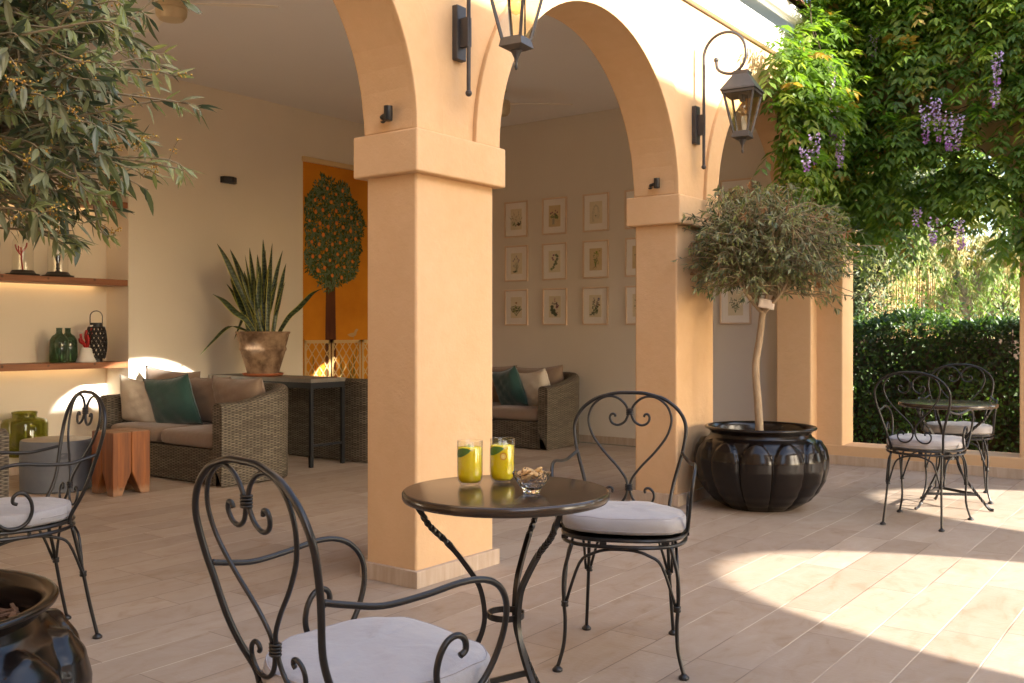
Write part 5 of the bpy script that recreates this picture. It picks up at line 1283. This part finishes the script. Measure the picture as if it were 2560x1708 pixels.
def clump(c, sx, sy, sz, n, out, bright):
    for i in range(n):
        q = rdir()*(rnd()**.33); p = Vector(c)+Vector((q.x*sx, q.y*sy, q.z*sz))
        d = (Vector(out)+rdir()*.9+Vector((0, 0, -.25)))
        r = rnd(); mi = 3 if r < .035 else (2 if r < .035+bright else (0 if r < .62 else 1))  # bright: share of lighter leaves, raised high up to paint in sunlight
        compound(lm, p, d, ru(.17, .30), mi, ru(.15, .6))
# along the facade (outward = -y) and along the wing (outward = -x)
for k in range(50):
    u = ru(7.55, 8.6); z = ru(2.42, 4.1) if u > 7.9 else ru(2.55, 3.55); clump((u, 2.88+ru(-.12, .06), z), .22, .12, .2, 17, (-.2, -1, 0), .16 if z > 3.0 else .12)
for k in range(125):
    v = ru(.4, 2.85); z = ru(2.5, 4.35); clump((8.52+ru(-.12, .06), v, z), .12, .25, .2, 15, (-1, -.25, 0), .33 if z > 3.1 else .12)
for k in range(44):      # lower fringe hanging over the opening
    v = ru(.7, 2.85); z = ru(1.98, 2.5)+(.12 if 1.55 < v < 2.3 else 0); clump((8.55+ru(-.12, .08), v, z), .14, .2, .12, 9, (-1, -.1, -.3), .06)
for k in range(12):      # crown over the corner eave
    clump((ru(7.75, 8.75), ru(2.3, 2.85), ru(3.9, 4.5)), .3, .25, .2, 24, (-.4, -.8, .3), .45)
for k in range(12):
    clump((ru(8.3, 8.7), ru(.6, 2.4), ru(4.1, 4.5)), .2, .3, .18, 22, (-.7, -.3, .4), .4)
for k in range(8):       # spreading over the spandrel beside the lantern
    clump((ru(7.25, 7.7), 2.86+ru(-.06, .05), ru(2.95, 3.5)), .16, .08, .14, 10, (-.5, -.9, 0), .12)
for k in range(9):       # loose sprays reaching past the edge
    clump((7.50+ru(-.1, .25), 2.80+ru(-.1, .1), ru(2.35, 3.3)), .12, .1, .1, 6, (-.8, -.6, -.1), .3)
lm.build('foliage', WIS, wv)
def rambler(P, r0, r1): q = cr(P, 5); wm.tube(q, [lerp(r0, r1, i/(len(q)-1)) for i in range(len(q))], 6)
rambler([(8.58, .9, 0.0), (8.60, .95, .6), (8.56, 1.0, 1.2), (8.6, 1.1, 1.8), (8.58, 1.5, 2.4), (8.6, 2.1, 2.75), (8.6, 2.7, 3.0), (8.3, 2.93, 3.2), (7.8, 2.95, 3.3)], .035, .012)
for k in range(46):
    v = ru(.7, 2.8); z = ru(2.05, 3.6); P = [(8.58, v, z)]
    for j in range(4): v += ru(-.28, .28); z += ru(-.3, .22); P.append((8.56+ru(-.1, .1), v, max(2.0, z)))
    rambler(P, ru(.005, .012), .002)
for k in range(14):
    u = ru(7.6, 8.5); z = ru(2.6, 3.6); P = [(u, 2.95, z)]
    for j in range(4): u += ru(-.2, .2); z += ru(-.25, .15); P.append((u, 2.92+ru(-.1, .03), z))
    rambler(P, .007, .002)
for P in ([(7.75, 2.75, 3.95), (7.62, 2.70, 3.72), (7.6, 2.68, 3.6), (7.66, 2.67, 3.5)], [(7.55, 2.9, 2.75), (7.4, 2.85, 2.6), (7.33, 2.8, 2.42), (7.35, 2.8, 2.3)], [(7.9, 2.7, 3.45), (7.6, 2.65, 3.55), (7.35, 2.6, 3.58)]): rambler(P, .004, .0018)
wm.build('stems', VINEWOOD, wv, smooth=True)
PET = [mat('wisteria_petal', (.50, .35, .66), .6), mat('wisteria_petal_pale', (.68, .56, .80), .6), mat('wisteria_petal_deep', (.42, .2, .54), .6)]
for (x, y, z, L) in [(8.30, 2.62, 3.60, .26), (7.66, 2.76, 3.17, .2), (7.20, 2.82, 2.50, .16), (7.36, 2.80, 2.60, .2), (7.75, 2.78, 2.86, .24), (7.88, 2.78, 2.66, .24), (8.3, 1.97, 2.86, .24), (8.3, 1.89, 2.88, .28), (8.3, 1.80, 2.78, .24), (8.3, 1.72, 2.76, .22), (8.3, 1.44, 3.22, .22), (8.3, 1.46, 3.0, .14), (8.3, 1.91, 1.99, .17), (8.3, 1.72, 1.96, .2), (8.3, 2.03, 2.11, .12)]:
    m = MB(); lean = Vector((ru(-.12, .05), ru(-.1, .1), -1)).normalized()
    x -= .12 if x > 8.2 and y < 2.3 else 0; y -= .22 if y > 2.3 else 0
    L *= 1.25
    for k in range(int(L*330)):
        t = rnd(); p = Vector((x, y, z+L*.5))+lean*(L*t); r = lerp(.031, .007, t**1.3); q = rdir(); q.z *= .3
        m.mi = 2 if t > .75 else random.choice((0, 0, 1)); c = p+q*r
        m.leaf(c, q+Vector((0, 0, -.4)), rdir(), ru(.016, .026), ru(.008, .012), .4, .3, 1)
    m.build('flower_cluster', PET, wv)

# ------------------------------------------------------------------ garden beyond the opening
def leafcloud(name, label, cat, mats, fn, n, L, wr, seed, seg=1, group=None, core=None, out=None):
    random.seed(seed); t = thing(name, label, cat, group=group); m = MB()
    for i in range(n):
        p, nrm = fn(); d = (Vector(nrm)*.6+rdir()+(out or Vector((0, 0, 0)))).normalized(); tone = math.sin(p[1]*5.1+seed)+math.sin(p[2]*6.3+p[1]*2.2)+math.sin(p[0]*4+p[2]*3.1); m.mi = random.choices(range(len(mats)), (5, 2*math.exp(tone*.8), 2.5*math.exp(-tone*.5), 2)[:len(mats)])[0]
        l = ru(.7, 1.3)*L; m.leaf(p, d, Vector(nrm)+rdir()*.6, l, l*wr, .2, ru(0, .25), seg)
    m.build('foliage', mats, t)
    if core: c = MB(); core(c); c.build('branches', VINEWOOD, t, smooth=True)
    return t
HX0, HX1, HY0, HY1, HZ = 9.75, 10.45, -0.6, 5.2, 1.27
def hedge_pt():
    r = rnd()
    v = ru(HY0, HY1); bumpy = .05*math.sin(v*3.1)+.04*math.sin(v*7.7+1)
    if r < .55:
        z = HZ*rnd()**.8; return (HX0+.10*abs(rnd()-rnd())+.05*math.sin(z*6+v*4), v, z), (-1, 0, .25)
    if r < .92: return (ru(HX0, HX1), v, HZ+bumpy-.13*rnd()**2+.03+(.2*rnd() if rnd() < .12 else 0)), (-.2, 0, 1)
    return (ru(HX0+.1, HX1), v, HZ*rnd()), (-1, 0, 0)
def hedge_core(c):
    random.seed(4)
    for k in range(260):
        v = ru(HY0, HY1); x = ru(HX0+.12, HX1-.1); c.tube(cr([(x, v, -.03), (x+ru(-.1, .1), v+ru(-.1, .1), .5), (x+ru(-.2, .15), v+ru(-.2, .2), HZ*.95)], 3), [.012]*3+[.008]*3+[.004], 4)
    c.box(HX0+.2, HX1-.12, HY0+.1, HY1-.1, -.03, HZ-.15)
leafcloud('clipped_hedge', 'clipped dark green hedge behind the far iron chairs', 'hedge', HEDGE, hedge_pt, 36000, .052, .26, 41, core=hedge_core)
# bamboo screen
t = thing('bamboo_screen', 'sunlit bamboo cane screen beyond the hedge', 'fence'); m = MB(); random.seed(6)
for k in range(38):
    f = k/37; x = lerp(13.42, 13.82, f)+ru(-.006, .006); v = lerp(4.0, 3.2, f); h = ru(1.85, 2.1); m.tube([(x, v, -.03), (x+ru(-.01, .01), v+ru(-.006, .006), 1.1), (x+ru(-.015, .015), v+ru(-.01, .01), h)], .0118, 6)
m.build('canes', mat('dry_bamboo', (.62, .45, .21), .6, var=((.46, .30, .12), 6, 1.6), scale=(8, 8, .7)), t, smooth=True)
m = MB()
for z in (.35, 1.2, 1.75): m.tube([(13.41, 4.01, z), (13.83, 3.19, z)], .005, 5)
m.build('binding_wire', BLACK, t)
# big dark evergreen at left of the opening
def blobpt(cs):
    def f():
        c, r = random.choice(cs); d = rdir(); k = rnd()**.35; return (c[0]+d.x*r[0]*k, c[1]+d.y*r[1]*k, c[2]+d.z*r[2]*k), d
    return f
def trunk_core(pts):
    def f(c):
        for P, r in pts: q = cr(P, 5); c.tube(q, [lerp(r, r*.4, i/(len(q)-1)) for i in range(len(q))], 8)
    return f
leafcloud('dark_evergreen', 'dense dark evergreen left of the bamboo screen', 'tree', [GARD[3], GARD[0], GARD[3]], blobpt([((11.9, 3.62, 1.5), (.4, .36, .8)), ((11.9, 3.55, 2.2), (.45, .5, .5)), ((11.8, 3.2, 2.7), (.5, .75, .3)), ((11.8, 2.9, 2.85), (.4, .6, .22)), ((12.0, 3.7, .8), (.4, .36, .7)), ((12.1, 4.1, 2.2), (.6, .5, 1.2))]), 17000, .075, .14, 42, core=trunk_core([([(12, 3.9, -.03), (12, 3.8, 1.2), (11.9, 3.6, 2.7)], .09), ([(12, 3.8, 1.0), (11.9, 3.3, 2.1), (11.8, 2.8, 2.9)], .04)]), out=Vector((0, 0, -.5)))
def curtain(cs):
    def f():
        c, w, h = random.choice(cs); a = rnd(); b = rnd()**1.3; return (c[0]+ru(-.12, .12)-.2*math.sin(b*2), c[1]+(a-.5)*w+.06*math.sin(b*9+c[1]*7), c[2]-b*h*(.75+.25*math.sin(c[1]*9+a*5))), (-.7, -.4, -.2)
    return f
random.seed(9)
cs1 = [((lerp(15.6, 13.75, k/25)+ru(-.15, .15), lerp(.9, 3.55, k/25), ru(2.5, 3.3)), .22, ru(1.2, 2.3)) for k in range(26)]
leafcloud('trailing_shrub', 'sunlit straw coloured shrub trailing over the bamboo screen', 'shrub', [GARD[0], GARD[1], GARD[2]], curtain(cs1), 16000, .085, .12, 43, out=Vector((0, 0, -1.3)))
cs2 = [((lerp(13.7, 12.2, k/15)+ru(-.2, .2), lerp(.1, 2.0, k/15), ru(2.5, 3.3)), .22, ru(.5, 1.5)) for k in range(16)]
leafcloud('weeping_shrub', 'pale green weeping shrub above the hedge, right of the bamboo screen', 'shrub', [GARD[2], GARD[0], GARD[1]], curtain(cs2), 14000, .085, .13, 44, core=trunk_core([([(12.9, .7, -.03), (12.9, .8, 1.4), (12.7, .9, 2.9)], .06), ([(12.9, .8, 1.2), (12.8, .2, 2.4), (12.5, -.3, 3.0)], .04), ([(12.9, .8, 1.3), (12.8, 1.4, 2.5), (12.6, 1.9, 3.0)], .04)]), out=Vector((0, 0, -1.2)))
def big_tree(label, x, y, H, seed, n, cl):
    n = int(n*1.7)
    random.seed(seed)
    cs = [((x+ru(-1.5, 1.5), y+ru(-1.9, 1.9), H*ru(.35, 1)), (ru(.6, 1.1), ru(.6, 1.2), ru(.4, .8))) for k in range(cl)]
    leafcloud('garden_tree', label, 'tree', [GARD[2], GARD[0], GARD[3]], blobpt(cs), n, .16, .24, seed, group='garden trees', core=trunk_core([([(x, y, -.03), (x+.1, y, H*.4), (x, y+.1, H*.9)], .14)]+[([(x, y, H*ru(.2, .4)), ((x+c[0][0])/2, (y+c[0][1])/2, c[0][2]*.85), c[0]], .04) for c in cs[:8]]))
big_tree('tall loose garden tree seen through gaps in the wisteria, nearest the hedge', 17.0, 4.2, 5.2, 51, 7000, 16)
big_tree('tall garden tree behind the weeping shrub, farther right', 17.6, .4, 5.0, 52, 7000, 16)
big_tree('garden tree at the far left behind the dark evergreen', 17.2, 8.6, 5.4, 53, 6000, 15)
# garden wall closing the far side
m = MB(); m.box(20.5, 20.8, -8, 16, -.03, 2.6); tag(m.build('garden_wall', mat('rubble_wall', (.26, .19, .12), .9, var=((.14, .13, .06), 2.5, 1.6), bump=[(9, .8, .05)])), 'brownish garden wall behind the trees', 'wall')
